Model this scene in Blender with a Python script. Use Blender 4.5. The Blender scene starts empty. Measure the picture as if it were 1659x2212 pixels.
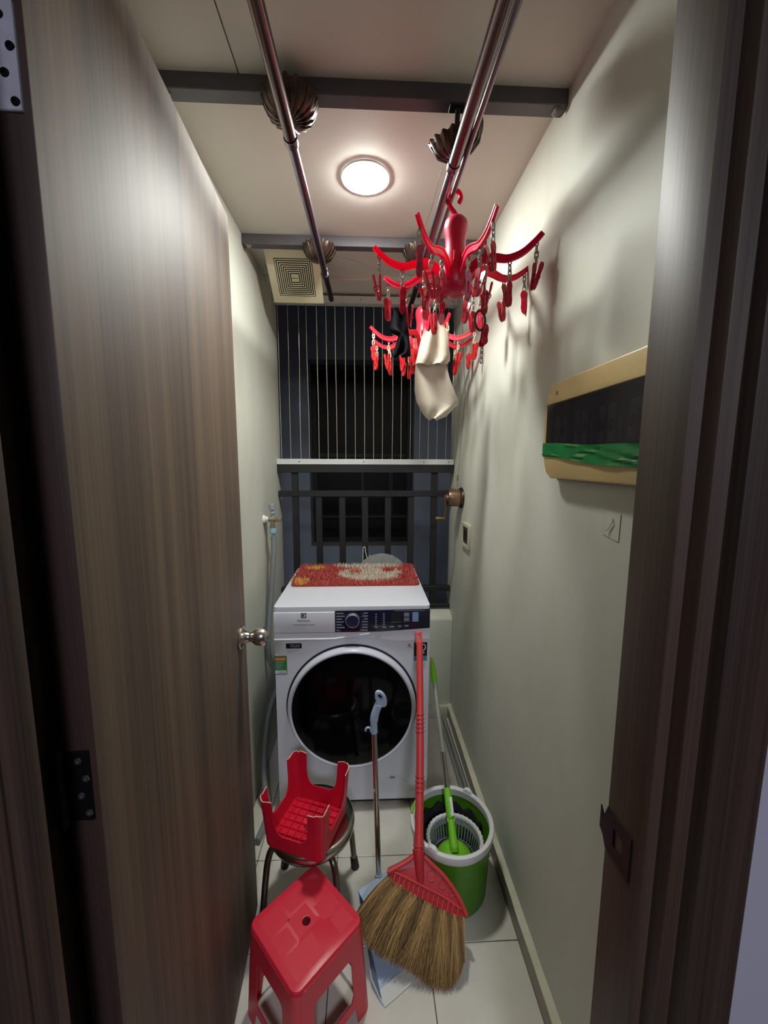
import bpy, bmesh, math, random
from mathutils import Vector, Matrix, Euler, geometry
random.seed(7)
sc = bpy.context.scene
COL = sc.collection
PI = math.pi
R = math.radians

# ------------------------------------------------------------------ camera, world, light, exposure
cam_d = bpy.data.cameras.new('camera')
cam = bpy.data.objects.new('camera', cam_d); COL.objects.link(cam)
F_PX, PITCH, YAW, ROLL = 848.0, R(7.36), R(2.51), R(0.19)
cam_d.sensor_fit = 'HORIZONTAL'; cam_d.sensor_width = 36.0
cam_d.lens = 36.0 * F_PX / 1659.0
cam_d.clip_start = 0.02
fw = Vector((math.sin(YAW)*math.cos(PITCH), math.cos(YAW)*math.cos(PITCH), -math.sin(PITCH)))
r0 = Vector((math.cos(YAW), -math.sin(YAW), 0)); u0 = r0.cross(fw)
rt = r0*math.cos(ROLL) + u0*math.sin(ROLL); up = -r0*math.sin(ROLL) + u0*math.cos(ROLL)
M3 = Matrix((rt, up, -fw)).transposed()
cam.matrix_world = Matrix.Translation((0, 0, 1.41)) @ M3.to_4x4()
sc.camera = cam

wd = bpy.data.worlds.new('night'); sc.world = wd; wd.use_nodes = True
wd.node_tree.nodes['Background'].inputs[0].default_value = (0.30, 0.36, 0.55, 1)
wd.node_tree.nodes['Background'].inputs[1].default_value = 0.004

LAMP_STRENGTH = 62.0
ROOM_POWER = 9.0
# the living-room ceiling light behind the camera, seen only by what it lights
rl = bpy.data.lights.new('living_room_light', 'AREA'); rl.shape = 'DISK'; rl.size = 0.5
rl.energy = ROOM_POWER; rl.color = (0.86, 0.88, 1.0)
rlo = bpy.data.objects.new('living_room_light', rl); COL.objects.link(rlo)
rlo.location = (0.2, -1.7, 2.45)

vs = sc.view_settings
vs.view_transform = 'Standard'; vs.look = 'None'; vs.gamma = 1.0; vs.use_curve_mapping = False
vs.exposure = 2.22

# ------------------------------------------------------------------ materials
def s2l(c):
    c = c/255.0
    return c/12.92 if c <= 0.04045 else ((c+0.055)/1.055)**2.4
def rgb(r, g, b): return (s2l(r), s2l(g), s2l(b), 1)

class NT:
    def __init__(s, name):
        s.m = bpy.data.materials.new(name); s.m.use_nodes = True
        s.n = s.m.node_tree.nodes; s.l = s.m.node_tree.links
        s.b = s.n['Principled BSDF']; s.out = s.n['Material Output']
    def node(s, t, **k):
        n = s.n.new(t)
        for a, v in k.items(): setattr(n, a, v)
        return n
    def coord(s, scale=(1, 1, 1), loc=(0, 0, 0)):
        tc = s.node('ShaderNodeTexCoord'); mp = s.node('ShaderNodeMapping')
        s.l.new(tc.outputs['Object'], mp.inputs['Vector'])
        mp.inputs['Scale'].default_value = scale; mp.inputs['Location'].default_value = loc
        return mp.outputs[0]
    def noise(s, vec, scale=5, detail=4, rough=.55):
        n = s.node('ShaderNodeTexNoise'); n.inputs['Scale'].default_value = scale
        n.inputs['Detail'].default_value = detail; n.inputs['Roughness'].default_value = rough
        s.l.new(vec, n.inputs['Vector']); return n.outputs['Fac']
    def ramp(s, fac, stops):
        r = s.node('ShaderNodeValToRGB'); e = r.color_ramp.elements
        while len(e) < len(stops): e.new(0.5)
        for i, (p, c) in enumerate(stops): e[i].position = p; e[i].color = c
        s.l.new(fac, r.inputs[0]); return r.outputs[0]
    def bump(s, fac, strength=.1, dist=.002):
        b = s.node('ShaderNodeBump'); b.inputs['Strength'].default_value = strength
        b.inputs['Distance'].default_value = dist
        s.l.new(fac, b.inputs['Height']); s.l.new(b.outputs[0], s.b.inputs['Normal'])

def mat(name, c, rough=.5, metal=0.0, var=0.0, vscale=8, bump=0.0, bscale=60, coat=0.0, spec=.5, stretch=(1, 1, 1)):
    t = NT(name); b = t.b
    b.inputs['Base Color'].default_value = c; b.inputs['Roughness'].default_value = rough
    b.inputs['Metallic'].default_value = metal; b.inputs['Coat Weight'].default_value = coat
    b.inputs['Specular IOR Level'].default_value = spec
    v = t.coord(stretch)
    if var > 0:
        f = t.noise(v, vscale)
        lo = tuple(x*(1-var) for x in c[:3])+(1,); hi = tuple(min(1, x*(1+var)) for x in c[:3])+(1,)
        t.l.new(t.ramp(f, [(.3, lo), (.7, hi)]), b.inputs['Base Color'])
    if bump > 0: t.bump(t.noise(v, bscale), bump)
    return t.m

def wood(name, dark, light, rough, scale=22, contrast=(.32, .7), loc=(0, 0, 0)):
    t = NT(name)
    v1 = t.coord((scale, scale, .35), loc); v2 = t.coord((scale*7, scale*7, 2.2), loc)
    n1 = t.noise(v1, 1.0, 3, .5); n2 = t.noise(v2, 1.0, 4, .6)
    mx = t.node('ShaderNodeMix'); mx.data_type = 'FLOAT'; mx.inputs[0].default_value = .42
    t.l.new(n1, mx.inputs[2]); t.l.new(n2, mx.inputs[3])
    t.l.new(t.ramp(mx.outputs[0], [(contrast[0], dark), (contrast[1], light)]), t.b.inputs['Base Color'])
    t.b.inputs['Roughness'].default_value = rough
    t.bump(n2, .12, .0006)
    return t.m

def plastic_translucent(name, c, rough=.3, tl=.3):
    t = NT(name)
    t.b.inputs['Base Color'].default_value = c; t.b.inputs['Roughness'].default_value = rough
    tr = t.node('ShaderNodeBsdfTranslucent'); tr.inputs[0].default_value = c
    mx = t.node('ShaderNodeMixShader'); mx.inputs[0].default_value = tl
    t.l.new(t.b.outputs[0], mx.inputs[1]); t.l.new(tr.outputs[0], mx.inputs[2])
    t.l.new(mx.outputs[0], t.out.inputs[0])
    return t.m

def emit(name, c, s):
    t = NT(name); t.b.inputs['Base Color'].default_value = c
    t.b.inputs['Emission Color'].default_value = c; t.b.inputs['Emission Strength'].default_value = s
    return t.m

def plaster(name, base, stain, amt=.5):
    t = NT(name); v = t.coord((1, 1, .45)); v2 = t.coord()
    f = t.noise(v, 3.2, 5, .6)
    t.l.new(t.ramp(f, [(.30, stain), (.58, base)]), t.b.inputs['Base Color'])
    t.b.inputs['Roughness'].default_value = .6; t.b.inputs['Specular IOR Level'].default_value = .3
    t.bump(t.noise(v2, 55, 5, .6), .10, .002)
    return t.m

M = {}
M['wall'] = plaster('painted_plaster', rgb(206, 208, 197), rgb(196, 196, 181))
M['wall_room'] = mat('lilac_plaster', rgb(190, 188, 205), .7, bump=.1, bscale=160)
M['ceil'] = mat('ceiling_paint', rgb(212, 206, 196), .65, var=.03, vscale=4, bump=.04, bscale=120)
M['ceil_gap'] = mat('ceiling_joint', rgb(70, 66, 62), .8)
M['tile'] = mat('glazed_floor_tile', rgb(212, 208, 196), .30, var=.06, vscale=9, bump=.02, bscale=150)
M['grout'] = mat('floor_grout', rgb(78, 72, 64), .9, var=.2, vscale=30)
M['skirt'] = mat('skirting_tile', rgb(150, 143, 130), .4, var=.10, vscale=10)
M['ledge'] = mat('skirting_mortar', rgb(200, 197, 175), .7, var=.08, vscale=20, bump=.2, bscale=80)
M['parapet'] = mat('parapet_plaster', rgb(205, 206, 190), .7, var=.06, vscale=6, bump=.2, bscale=60)
M['door'] = wood('walnut_laminate_door', rgb(58, 43, 34), rgb(124, 102, 80), .62, 26, (.31, .69)); M['door'].node_tree.nodes['Principled BSDF'].inputs['Specular IOR Level'].default_value = .9
M['door_edge'] = wood('walnut_edge_band', rgb(58, 42, 40), rgb(82, 62, 56), .5, 60)
M['frame'] = wood('walnut_laminate_frame', rgb(46, 34, 30), rgb(94, 74, 62), .52, 40, loc=(3, 1, 0)); M['frame'].node_tree.nodes['Principled BSDF'].inputs['Specular IOR Level'].default_value = .6
M['steel_dark'] = mat('dark_painted_steel', rgb(27, 26, 29), .55, var=.25, vscale=30, bump=.15, bscale=90)
M['bar'] = mat('grey_painted_steel', rgb(88, 84, 88), .5, var=.10, vscale=14, bump=.06, bscale=70)
M['alu'] = mat('white_aluminium', rgb(205, 208, 206), .4, metal=.0, var=.04)
M['wire'] = mat('steel_cable', rgb(190, 182, 160), .35, metal=.6)
M['wire_dark'] = mat('dark_thin_cable', rgb(70, 68, 66), .5, metal=.3)
M['outer'] = mat('grey_blue_render', rgb(144, 153, 170), .85, var=.08, vscale=3, bump=.1, bscale=60)
M['outer_sill'] = mat('outside_sill', rgb(120, 118, 112), .8, var=.1)
M['void'] = mat('dark_window_room', rgb(18, 18, 22), .8)
M['darkframe'] = mat('dark_window_frame', rgb(30, 30, 33), .5)
def dark_glass(name, tint, alpha):
    t = NT(name); t.b.inputs['Base Color'].default_value = tint; t.b.inputs['Roughness'].default_value = .05
    tr = t.node('ShaderNodeBsdfTransparent'); tr.inputs[0].default_value = (.6, .6, .65, 1)
    mx = t.node('ShaderNodeMixShader'); mx.inputs[0].default_value = alpha
    t.l.new(tr.outputs[0], mx.inputs[1]); t.l.new(t.b.outputs[0], mx.inputs[2]); t.l.new(mx.outputs[0], t.out.inputs[0])
    return t.m
M['pane'] = dark_glass('night_window_pane', rgb(14, 15, 20), .6); M['pane'].node_tree.nodes['Principled BSDF'].inputs['Roughness'].default_value = .5
M['smoke'] = dark_glass('smoked_plastic_window', rgb(70, 66, 70), .38)
M['bronze'] = mat('antique_bronze', rgb(88, 72, 64), .38, metal=.85, var=.3, vscale=30)
M['rod'] = mat('bronze_anodised_tube', rgb(96, 78, 80), .24, metal=.9)
M['rod_light'] = mat('pale_anodised_tube', rgb(120, 112, 118), .26, metal=.9)
M['rod_in'] = mat('inner_anodised_tube', rgb(120, 110, 124), .22, metal=.9)
M['black_cap'] = mat('black_end_cap', rgb(26, 25, 30), .45)
M['putty'] = mat('grey_putty', rgb(120, 116, 108), .8, var=.2, vscale=40, bump=.4, bscale=60)
M['cream'] = mat('cream_plastic', rgb(214, 205, 172), .4)
M['fan_slot'] = mat('fan_shadow_gap', rgb(26, 25, 24), .7)
M['ink'] = mat('black_ink', rgb(24, 24, 26), .6)
M['lampglass'] = emit('lit_lamp_diffuser', (.975, 1.0, .945, 1), LAMP_STRENGTH)
M['lampring'] = mat('white_lamp_ring', rgb(225, 225, 220), .4)
M['red'] = plastic_translucent('red_hanger_plastic', rgb(222, 20, 86), .32, .42); M['red_body'] = plastic_translucent('crimson_hanger_body', rgb(204, 20, 70), .36, .12)
M['red2'] = plastic_translucent('coral_hanger_plastic', rgb(240, 64, 86), .32, .42)
M['redclip'] = plastic_translucent('red_clip_plastic', rgb(190, 16, 50), .3, .18)
M['redclip2'] = plastic_translucent('coral_clip_plastic', rgb(226, 46, 52), .3, .22)
M['chain'] = plastic_translucent('grey_chain_plastic', rgb(176, 172, 160), .4, .2)
M['chain2'] = plastic_translucent('ivory_chain_plastic', rgb(222, 208, 180), .4, .25)
M['cloth_white'] = plastic_translucent('white_cotton', rgb(214, 204, 186), .9, .2)
M['cloth_black'] = mat('black_fabric', rgb(12, 12, 18), .95, spec=.1, bump=.2, bscale=200)
M['ringband'] = mat('olive_black_hair_band', rgb(52, 50, 38), .5)
M['box_cream'] = mat('yellowed_plastic', rgb(206, 180, 124), .38, var=.08, vscale=7)
M['box_back'] = mat('grey_plastic', rgb(160, 152, 142), .5)
M['breaker'] = mat('grey_breaker', rgb(150, 150, 156), .5)
M['breaker_dark'] = mat('dark_breaker', rgb(36, 38, 52), .5)
M['tape'] = mat('green_tape', rgb(28, 128, 62), .22, var=.25, vscale=14)
M['sticker_clear'] = mat('clear_adhesive_patch', rgb(208, 206, 194), .25)
M['socket'] = mat('beige_socket_plastic', rgb(196, 188, 166), .5)
M['socket_dark'] = mat('dark_socket_face', rgb(58, 54, 50), .5, var=.5, vscale=60)
M['copper'] = mat('copper_bronze', rgb(150, 120, 98), .34, metal=.85, var=.2, vscale=20)
M['brass'] = mat('worn_brass', rgb(150, 128, 84), .4, metal=.8)
M['nickel'] = mat('brushed_nickel', rgb(198, 190, 182), .28, metal=1.0)
M['chrome'] = mat('chrome', rgb(200, 198, 194), .14, metal=1.0)
M['valve'] = mat('tarnished_valve', rgb(140, 128, 108), .5, metal=.5, var=.2, vscale=40)
M['white_pl'] = mat('white_plastic', rgb(222, 222, 222), .4)
M['blue_pl'] = mat('pale_blue_plastic', rgb(130, 170, 190), .4)
M['grey_pl'] = mat('grey_blue_plastic', rgb(140, 150, 160), .5)
M['hose'] = mat('grey_hose', rgb(126, 130, 130), .5)
M['washer'] = mat('white_enamel', rgb(222, 224, 234), .3, coat=.3)
M['washer_side'] = mat('white_enamel_side', rgb(216, 218, 226), .35)
M['panel'] = mat('dark_blue_gloss_panel', rgb(24, 28, 52), .22)
M['chrome_soft'] = mat('satin_silver', rgb(200, 204, 214), .28, metal=.9)
M['dialface'] = mat('dial_face', rgb(36, 42, 78), .3)
M['ring'] = mat('pearl_grey_ring', rgb(206, 208, 222), .3, coat=.3)
M['rubber'] = mat('black_rubber', rgb(22, 22, 24), .6)
M['porthole'] = mat('black_porthole_glass', rgb(5, 5, 8), .10, spec=.16)
M['print_w'] = mat('white_print', rgb(190, 195, 215), .5)
M['print_d'] = mat('dark_print', rgb(40, 42, 52), .5)
M['print_g'] = mat('grey_print', rgb(130, 132, 140), .5)
M['startkey'] = mat('pale_blue_key', rgb(132, 158, 204), .35)
M['st_white'] = mat('white_sticker', rgb(214, 216, 222), .4)
M['st_black'] = mat('black_sticker', rgb(14, 15, 22), .4)
M['st_green'] = mat('green_sticker', rgb(58, 132, 66), .4)
M['st_orange'] = mat('orange_print', rgb(218, 128, 78), .4)
M['st_teal'] = mat('teal_sticker', rgb(70, 140, 165), .4)
M['mat_red'] = mat('brick_red_pile', rgb(200, 92, 84), .95, var=.15, vscale=30)
M['mat_cream'] = mat('cream_pile', rgb(222, 212, 192), .95, var=.06, vscale=30)
M['mat_yellow'] = mat('yellow_pile', rgb(232, 184, 92), .95)
M['mat_edge'] = mat('red_mat_binding', rgb(150, 56, 46), .9)
M['stone'] = mat('grey_speckled_lid', rgb(126, 128, 126), .8, var=.15, vscale=40, bump=.3, bscale=90)
M['redstool'] = plastic_translucent('red_stool_plastic', rgb(226, 50, 70), .34, .10)
M['redstool2'] = plastic_translucent('bright_red_stool_plastic', rgb(226, 32, 62), .34, .14)
M['broken'] = mat('pale_broken_plastic', rgb(224, 170, 160), .7)
M['seatsteel'] = mat('stainless_seat', rgb(186, 182, 172), .22, metal=1.0)
M['legsteel'] = mat('worn_steel_tube', rgb(120, 108, 98), .3, metal=.9)
M['broomred'] = mat('coral_red_plastic', rgb(204, 62, 62), .42)
M['broomred_d'] = mat('coral_red_head_plastic', rgb(190, 44, 52), .42)
M['pan'] = mat('pale_blue_dustpan', rgb(172, 190, 214), .4)
M['panlip'] = mat('white_rubber_lip', rgb(206, 208, 200), .5)
M['green_b'] = plastic_translucent('green_bucket_plastic', rgb(84, 150, 30), .35, .15)
M['green_m'] = mat('lime_green_plastic', rgb(120, 196, 40), .4, var=.06, vscale=20)
M['rimwhite'] = mat('white_bucket_rim', rgb(218, 220, 220), .4)
M['basket'] = mat('grey_spin_basket', rgb(150, 154, 160), .45)
M['mopfibre'] = mat('dark_wet_mop_fibres', rgb(30, 28, 34), .85, bump=.4, bscale=120)
M['tin'] = mat('mill_aluminium', rgb(214, 216, 216), .24, metal=.9)
M['hinge_white'] = mat('room_lit_hinge', rgb(205, 205, 222), .45, var=.12, vscale=60)  # living-room light on the upper hinge, put into its pale bluish colour
M['hinge_dark'] = mat('dark_steel_hinge', rgb(34, 32, 36), .35, metal=.6)
M['screw'] = mat('steel_screw', rgb(150, 150, 155), .35, metal=.9)
def straw():
    t = NT('dry_grass_bristles')
    oi = t.node('ShaderNodeAttribute'); oi.attribute_name = 'tone'
    t.l.new(t.ramp(oi.outputs['Fac'], [(0, rgb(92, 70, 42)), (.5, rgb(150, 118, 70)), (1, rgb(190, 156, 98))]), t.b.inputs['Base Color'])
    t.b.inputs['Roughness'].default_value = .75
    return t.m
M['straw'] = straw()

# ------------------------------------------------------------------ mesh helpers
def frame_from(d, hint=(0, 0, 1)):
    d = Vector(d).normalized(); h = Vector(hint)
    if abs(d.dot(h)) > .97: h = Vector((1, 0, 0))
    u = h.cross(d).normalized(); return u, d.cross(u), d
def TM(origin, x, y, z):
    m = Matrix((Vector(x), Vector(y), Vector(z))).transposed().to_4x4(); m.translation = Vector(origin); return m

class MB:
    def __init__(s): s.v = []; s.f = []; s.mi = []
    def add(s, vs, fs, mi=0):
        o = len(s.v); s.v += [tuple(v) for v in vs]
        s.f += [tuple(i+o for i in f) for f in fs]; s.mi += [mi]*len(fs); return s
    def box(s, x0, x1, y0, y1, z0, z1, mi=0):
        vs = [(x, y, z) for z in (z0, z1) for y in (y0, y1) for x in (x0, x1)]
        return s.add(vs, [(0, 2, 3, 1), (4, 5, 7, 6), (0, 1, 5, 4), (2, 6, 7, 3), (0, 4, 6, 2), (1, 3, 7, 5)], mi)
    def mbox(s, m, hx, hy, hz, mi=0):
        vs = [m @ Vector((x, y, z)) for z in (-hz, hz) for y in (-hy, hy) for x in (-hx, hx)]
        return s.add(vs, [(0, 2, 3, 1), (4, 5, 7, 6), (0, 1, 5, 4), (2, 6, 7, 3), (0, 4, 6, 2), (1, 3, 7, 5)], mi)
    def bar(s, a, b, w, h, hint=(0, 0, 1), mi=0):
        a = Vector(a); b = Vector(b); u, v, d = frame_from(b-a, hint)
        return s.mbox(TM((a+b)/2, u, v, d), w/2, h/2, (b-a).length/2, mi)
    def tube(s, pts, r, n=12, closed=False, mi=0, flat=None):
        pts = [Vector(p) for p in pts]; k = len(pts); rs = r if isinstance(r, (list, tuple)) else [r]*k
        fl = flat if flat else (1, 1)
        vs = []; u = None
        for i, p in enumerate(pts):
            a = pts[i-1] if (i or closed) else pts[0]; b = pts[(i+1) % k] if (i < k-1 or closed) else pts[-1]
            d = (b-a).normalized()
            if u is None: u = frame_from(d)[0]
            u = (u - d*u.dot(d)).normalized(); w = d.cross(u)
            for j in range(n):
                t = 2*PI*j/n; vs.append(p + (u*math.cos(t)*fl[0] + w*math.sin(t)*fl[1])*rs[i])
        fs = []
        for i in range(k if closed else k-1):
            for j in range(n):
                a = i*n+j; b = i*n+(j+1) % n; c = ((i+1) % k)*n+(j+1) % n; d2 = ((i+1) % k)*n+j
                fs.append((a, b, c, d2))
        if not closed: fs += [tuple(range(n-1, -1, -1)), tuple((k-1)*n+j for j in range(n))]
        return s.add(vs, fs, mi)
    def lathe(s, prof, n=32, m=None, mi=0, mod=None, closed=False):
        m = m or Matrix(); k = len(prof); vs = []
        for i, (r, z) in enumerate(prof):
            for j in range(n):
                t = 2*PI*j/n; rr, zz = (r, z) if not mod else mod(i, t, r, z)
                vs.append(m @ Vector((rr*math.cos(t), rr*math.sin(t), zz)))
        fs = []
        for i in range(k if closed else k-1):
            i2 = (i+1) % k
            for j in range(n):
                fs.append((i*n+j, i*n+(j+1) % n, i2*n+(j+1) % n, i2*n+j))
        if not closed:
            fs.append(tuple(range(n-1, -1, -1))); fs.append(tuple((k-1)*n+j for j in range(n)))
        return s.add(vs, fs, mi)
    def plate(s, outer, holes, t, m=None, mi=0):
        m = m or Matrix(); loops = [outer]+list(holes)
        flat = [p for l in loops for p in l]; n = len(flat)
        tris = geometry.tessellate_polygon([[Vector((p[0], p[1], 0)) for p in l] for l in loops])
        vs = [m @ Vector((p[0], p[1], 0)) for p in flat]+[m @ Vector((p[0], p[1], t)) for p in flat]
        fs = []
        for tr in tris:
            a, b, c = [Vector((flat[i][0], flat[i][1], 0)) for i in tr]
            tr = tuple(tr) if (b-a).cross(c-a).z > 0 else tuple(reversed(tr))
            fs += [tuple(reversed(tr)), tuple(i+n for i in tr)]
        o = 0
        for l in loops:
            k = len(l)
            for i in range(k):
                a = o+i; b = o+(i+1) % k; fs.append((a, b, b+n, a+n))
            o += k
        return s.add(vs, fs, mi)
    def quad(s, a, b, c, d, mi=0): return s.add([a, b, c, d], [(0, 1, 2, 3)], mi)

def mesh_of(name, mb, bevel=None, smooth=35):
    me = bpy.data.meshes.new(name); me.from_pydata(mb.v, [], mb.f)
    if any(mb.mi): me.polygons.foreach_set('material_index', mb.mi)
    bm = bmesh.new(); bm.from_mesh(me)
    bmesh.ops.recalc_face_normals(bm, faces=bm.faces)
    if bevel:
        es = [e for e in bm.edges if len(e.link_faces) == 2 and e.calc_face_angle(0) > R(30)]
        bmesh.ops.bevel(bm, geom=es, offset=bevel[0], segments=bevel[1], profile=.5, affect='EDGES', clamp_overlap=True)
    bm.to_mesh(me); bm.free()
    if smooth is not None:
        me.shade_smooth(); me.set_sharp_from_angle(angle=R(smooth))
    return me

def origin(o):
    p = Vector()
    while o is not None: p += o.location; o = o.parent
    return p
def place(name, me, mats, parent=None):
    o = bpy.data.objects.new(name, me); COL.objects.link(o); o.parent = parent
    for mm in (mats if isinstance(mats, (list, tuple)) else [mats]):
        if len(me.materials) < (len(mats) if isinstance(mats, (list, tuple)) else 1): me.materials.append(M[mm])
    return o
def part(name, mb, mats, parent=None, bevel=None, smooth=35, local=False, label=None, kind=None):
    """mb holds world coordinates unless local; parents only carry a translation then"""
    if parent is not None and not local:
        q = origin(parent); mb.v = [(v[0]-q.x, v[1]-q.y, v[2]-q.z) for v in mb.v]
    o = place(name, mesh_of(name, mb, bevel, smooth), mats, parent)
    if label: o['label'] = label
    if kind: o['kind'] = kind
    return o
def tag(o, label=None, cat=None, group=None, kind=None):
    for k, v in (('label', label), ('category', cat), ('group', group), ('kind', kind)):
        if v: o[k] = v
    return o
def thing(name, loc, label, cat, group=None, kind=None):
    o = bpy.data.objects.new(name, None); COL.objects.link(o); o.location = loc; o.empty_display_size = .05
    return tag(o, label, cat, group, kind)
def link_copy(o, parent, **k):
    c = o.copy(); COL.objects.link(c); c.parent = parent
    for a, v in k.items(): setattr(c, a, v)
    return c
def rrect(w, h, r, n=5, cx=0, cy=0):
    pts = []
    for sx, sy, a0 in ((1, 1, 0), (-1, 1, 90), (-1, -1, 180), (1, -1, 270)):
        for i in range(n+1):
            a = R(a0+90*i/n); pts.append((cx+sx*(w/2-r)+r*math.cos(a), cy+sy*(h/2-r)+r*math.sin(a)))
    return pts
def circ(r, n=20, cx=0, cy=0, sy=1.0): return [(cx+r*math.cos(2*PI*i/n), cy+sy*r*math.sin(2*PI*i/n)) for i in range(n)]
def text(name, body, size, m, material, parent, extrude=.0002, align='CENTER', label=None):
    cu = bpy.data.curves.new(name, 'FONT'); cu.body = body; cu.size = size; cu.align_x = align; cu.align_y = 'CENTER'
    cu.extrude = extrude; cu.resolution_u = 3
    to = bpy.data.objects.new(name, cu); COL.objects.link(to)
    dg = bpy.context.evaluated_depsgraph_get(); me = bpy.data.meshes.new_from_object(to.evaluated_get(dg))
    bpy.data.objects.remove(to); bpy.data.curves.remove(cu)
    q = origin(parent); me.transform(Matrix.Translation(-q) @ m)
    me.materials.clear(); me.materials.append(M[material]); me.name = name
    o = bpy.data.objects.new(name, me); COL.objects.link(o); o.parent = parent
    if label: o['label'] = label
    return o
def catmull(pts, per=6):
    P_ = [Vector(p) for p in pts]; out = []
    for i in range(len(P_)-1):
        a = P_[max(i-1, 0)]; b = P_[i]; c = P_[i+1]; d = P_[min(i+2, len(P_)-1)]
        for k in range(per):
            t = k/per
            out.append(.5*((2*b)+(c-a)*t+(2*a-5*b+4*c-d)*t*t+(3*b-a-3*c+d)*t**3))
    out.append(P_[-1]); return out

XL, XR, ZC = -.468, .463, 2.255
YF0, YF1, YB = .362, .452, 2.015      # doorway wall, parapet face

# ------------------------------------------------------------------ structure
fl = tag(part('floor', MB().box(-1.6, 1.6, -2.2, YB, -.06, -.004), 'grout', smooth=None), kind='structure')
xs = [-.674, -.391, -.108, .175, .458]; ys = [.176, .443, .710, .977, 1.244, 1.511, 1.778, 2.045]
tile_cache = {}
for i in range(len(xs)-1):
    for j in range(len(ys)-1):
        x0, x1 = max(xs[i], XL)+.0012, min(xs[i+1], XR-.016)-.0012
        y0, y1 = ys[j]+.0012, min(ys[j+1], YB)-.0012
        if j == 0: x0, x1 = max(x0, -.40), min(x1, .40)
        key = (round(x1-x0, 4), round(y1-y0, 4))
        if key not in tile_cache:
            tile_cache[key] = mesh_of('tile', MB().box(-key[0]/2, key[0]/2, -key[1]/2, key[1]/2, -.01, 0), (.0012, 1), 30)
        t = place('tile', tile_cache[key], 'tile', fl)
        t.location = ((x0+x1)/2, (y0+y1)/2, random.uniform(-.0004, .0003))

tag(part('wall_right', MB().box(XR, XR+.12, YF1, 2.17, 0, ZC+.02), 'wall', smooth=None), kind='structure')
tag(part('wall_left', MB().box(XL-.12, XL, YF1, 2.17, 0, ZC+.02), 'wall', smooth=None), kind='structure')
# parapet with a rough sloping top
tag(part('wall_back', MB().plate([(YB, -.02), (2.17, -.02), (2.17, .60), (2.10, .592), (YB+.01, .572), (YB, .56)], [],
    XR-XL, TM((XL, 0, 0), (0, 1, 0), (0, 0, 1), (1, 0, 0))), 'parapet', bevel=(.006, 2)), kind='structure')
tag(part('baseboard_right', MB().box(XR-.017, XR, .452, YB, 0, .066), 'skirt', bevel=(.001, 1)), kind='structure')
lm = MB(); n = 40
prev = None
for i in range(n+1):
    y = .452+(YB-.452)*i/n; a = XR-.020+random.uniform(-.0012, .0012); z = .066+random.uniform(.003, .006)
    lm.v += [(a, y, .064), (a, y, z), (XR, y, z+.004), (XR, y, .064)]
    if i:
        o = (i-1)*4
        lm.f += [(o+k, o+(k+1) % 4, o+4+(k+1) % 4, o+4+k) for k in range(4)]; lm.mi += [0]*4
lm.f += [(0, 1, 2, 3), tuple(n*4+k for k in (3, 2, 1, 0))]; lm.mi += [0, 0]
tag(part('trim_4', lm, 'ledge', smooth=40), kind='structure')
tag(part('baseboard_back', MB().box(.246, XR-.018, YB-.020, YB, 0, .070), 'ledge', bevel=(.003, 2)), kind='structure')
ce = tag(part('ceiling', MB().box(XL-.12, XR+.12, YF1, 2.17, ZC+.012, ZC+.10), 'ceil_gap', smooth=None), kind='structure')
for x0, x1, y0, y1 in ((XL, -.2815, YF1, 1.0), (-.2785, XR, YF1, 1.0), (XL, XR, 1.003, 1.935)):
    part('ceiling_panel', MB().box(x0, x1, y0, y1, ZC, ZC+.014), 'ceil', ce, smooth=None)
part('ceiling_panel', MB().box(XL, XR, 1.935, 2.17, ZC-.016, ZC+.014), 'ceil', ce, bevel=(.002, 1))
# doorway wall towards the living room
wf = MB()
wf.box(.363, 1.6, YF0, YF1, 0, 2.7).box(-1.6, -.375, YF0, YF1, 0, 2.7).box(-.372, .363, YF0, YF1, 2.078, 2.7)
tag(part('wall_front', wf, 'wall_room', smooth=None), kind='structure')
# stepped door frame, right jamb: profile in plan, extruded upwards
prof_r = [(.318, .452), (.318, .384), (.332, .384), (.332, .364), (.3485, .364), (.3485, .347),
          (.405, .347), (.409, .350), (.409, .362), (.362, .362), (.362, .452)]
tag(part('trim_1', MB().plate(prof_r, [], 2.06, TM((0, 0, 0), (1, 0, 0), (0, 1, 0), (0, 0, 1))), 'frame', bevel=(.0009, 2)), kind='structure')
prof_l = [(-.374, .452), (-.374, .362), (-.409, .362), (-.409, .348), (-.345, .348), (-.345, .352), (-.322, .352), (-.322, .366), (-.360, .366), (-.360, .452)]
tag(part('trim_2', MB().plate(prof_l, [], 2.06, TM((0, 0, 0), (1, 0, 0), (0, 1, 0), (0, 0, 1))), 'frame', bevel=(.0009, 2)), kind='structure')
tag(part('trim_3', MB().box(-.409, .409, .348, .362, 2.06, 2.12).box(-.374, .362, .362, .452, 2.06, 2.076), 'frame', bevel=(.001, 2)), kind='structure')

# the building across the light well
ow = MB(); YO = 3.3
ow.plate([(-2.6, -1.5), (2.6, -1.5), (2.6, 4.2), (-2.6, 4.2)], [[(-.472, .690), (.392, .690), (.392, 2.22), (-.472, 2.22)]], .30,
         TM((0, YO, 0), (1, 0, 0), (0, 0, 1), (0, 1, 0)))
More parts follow.
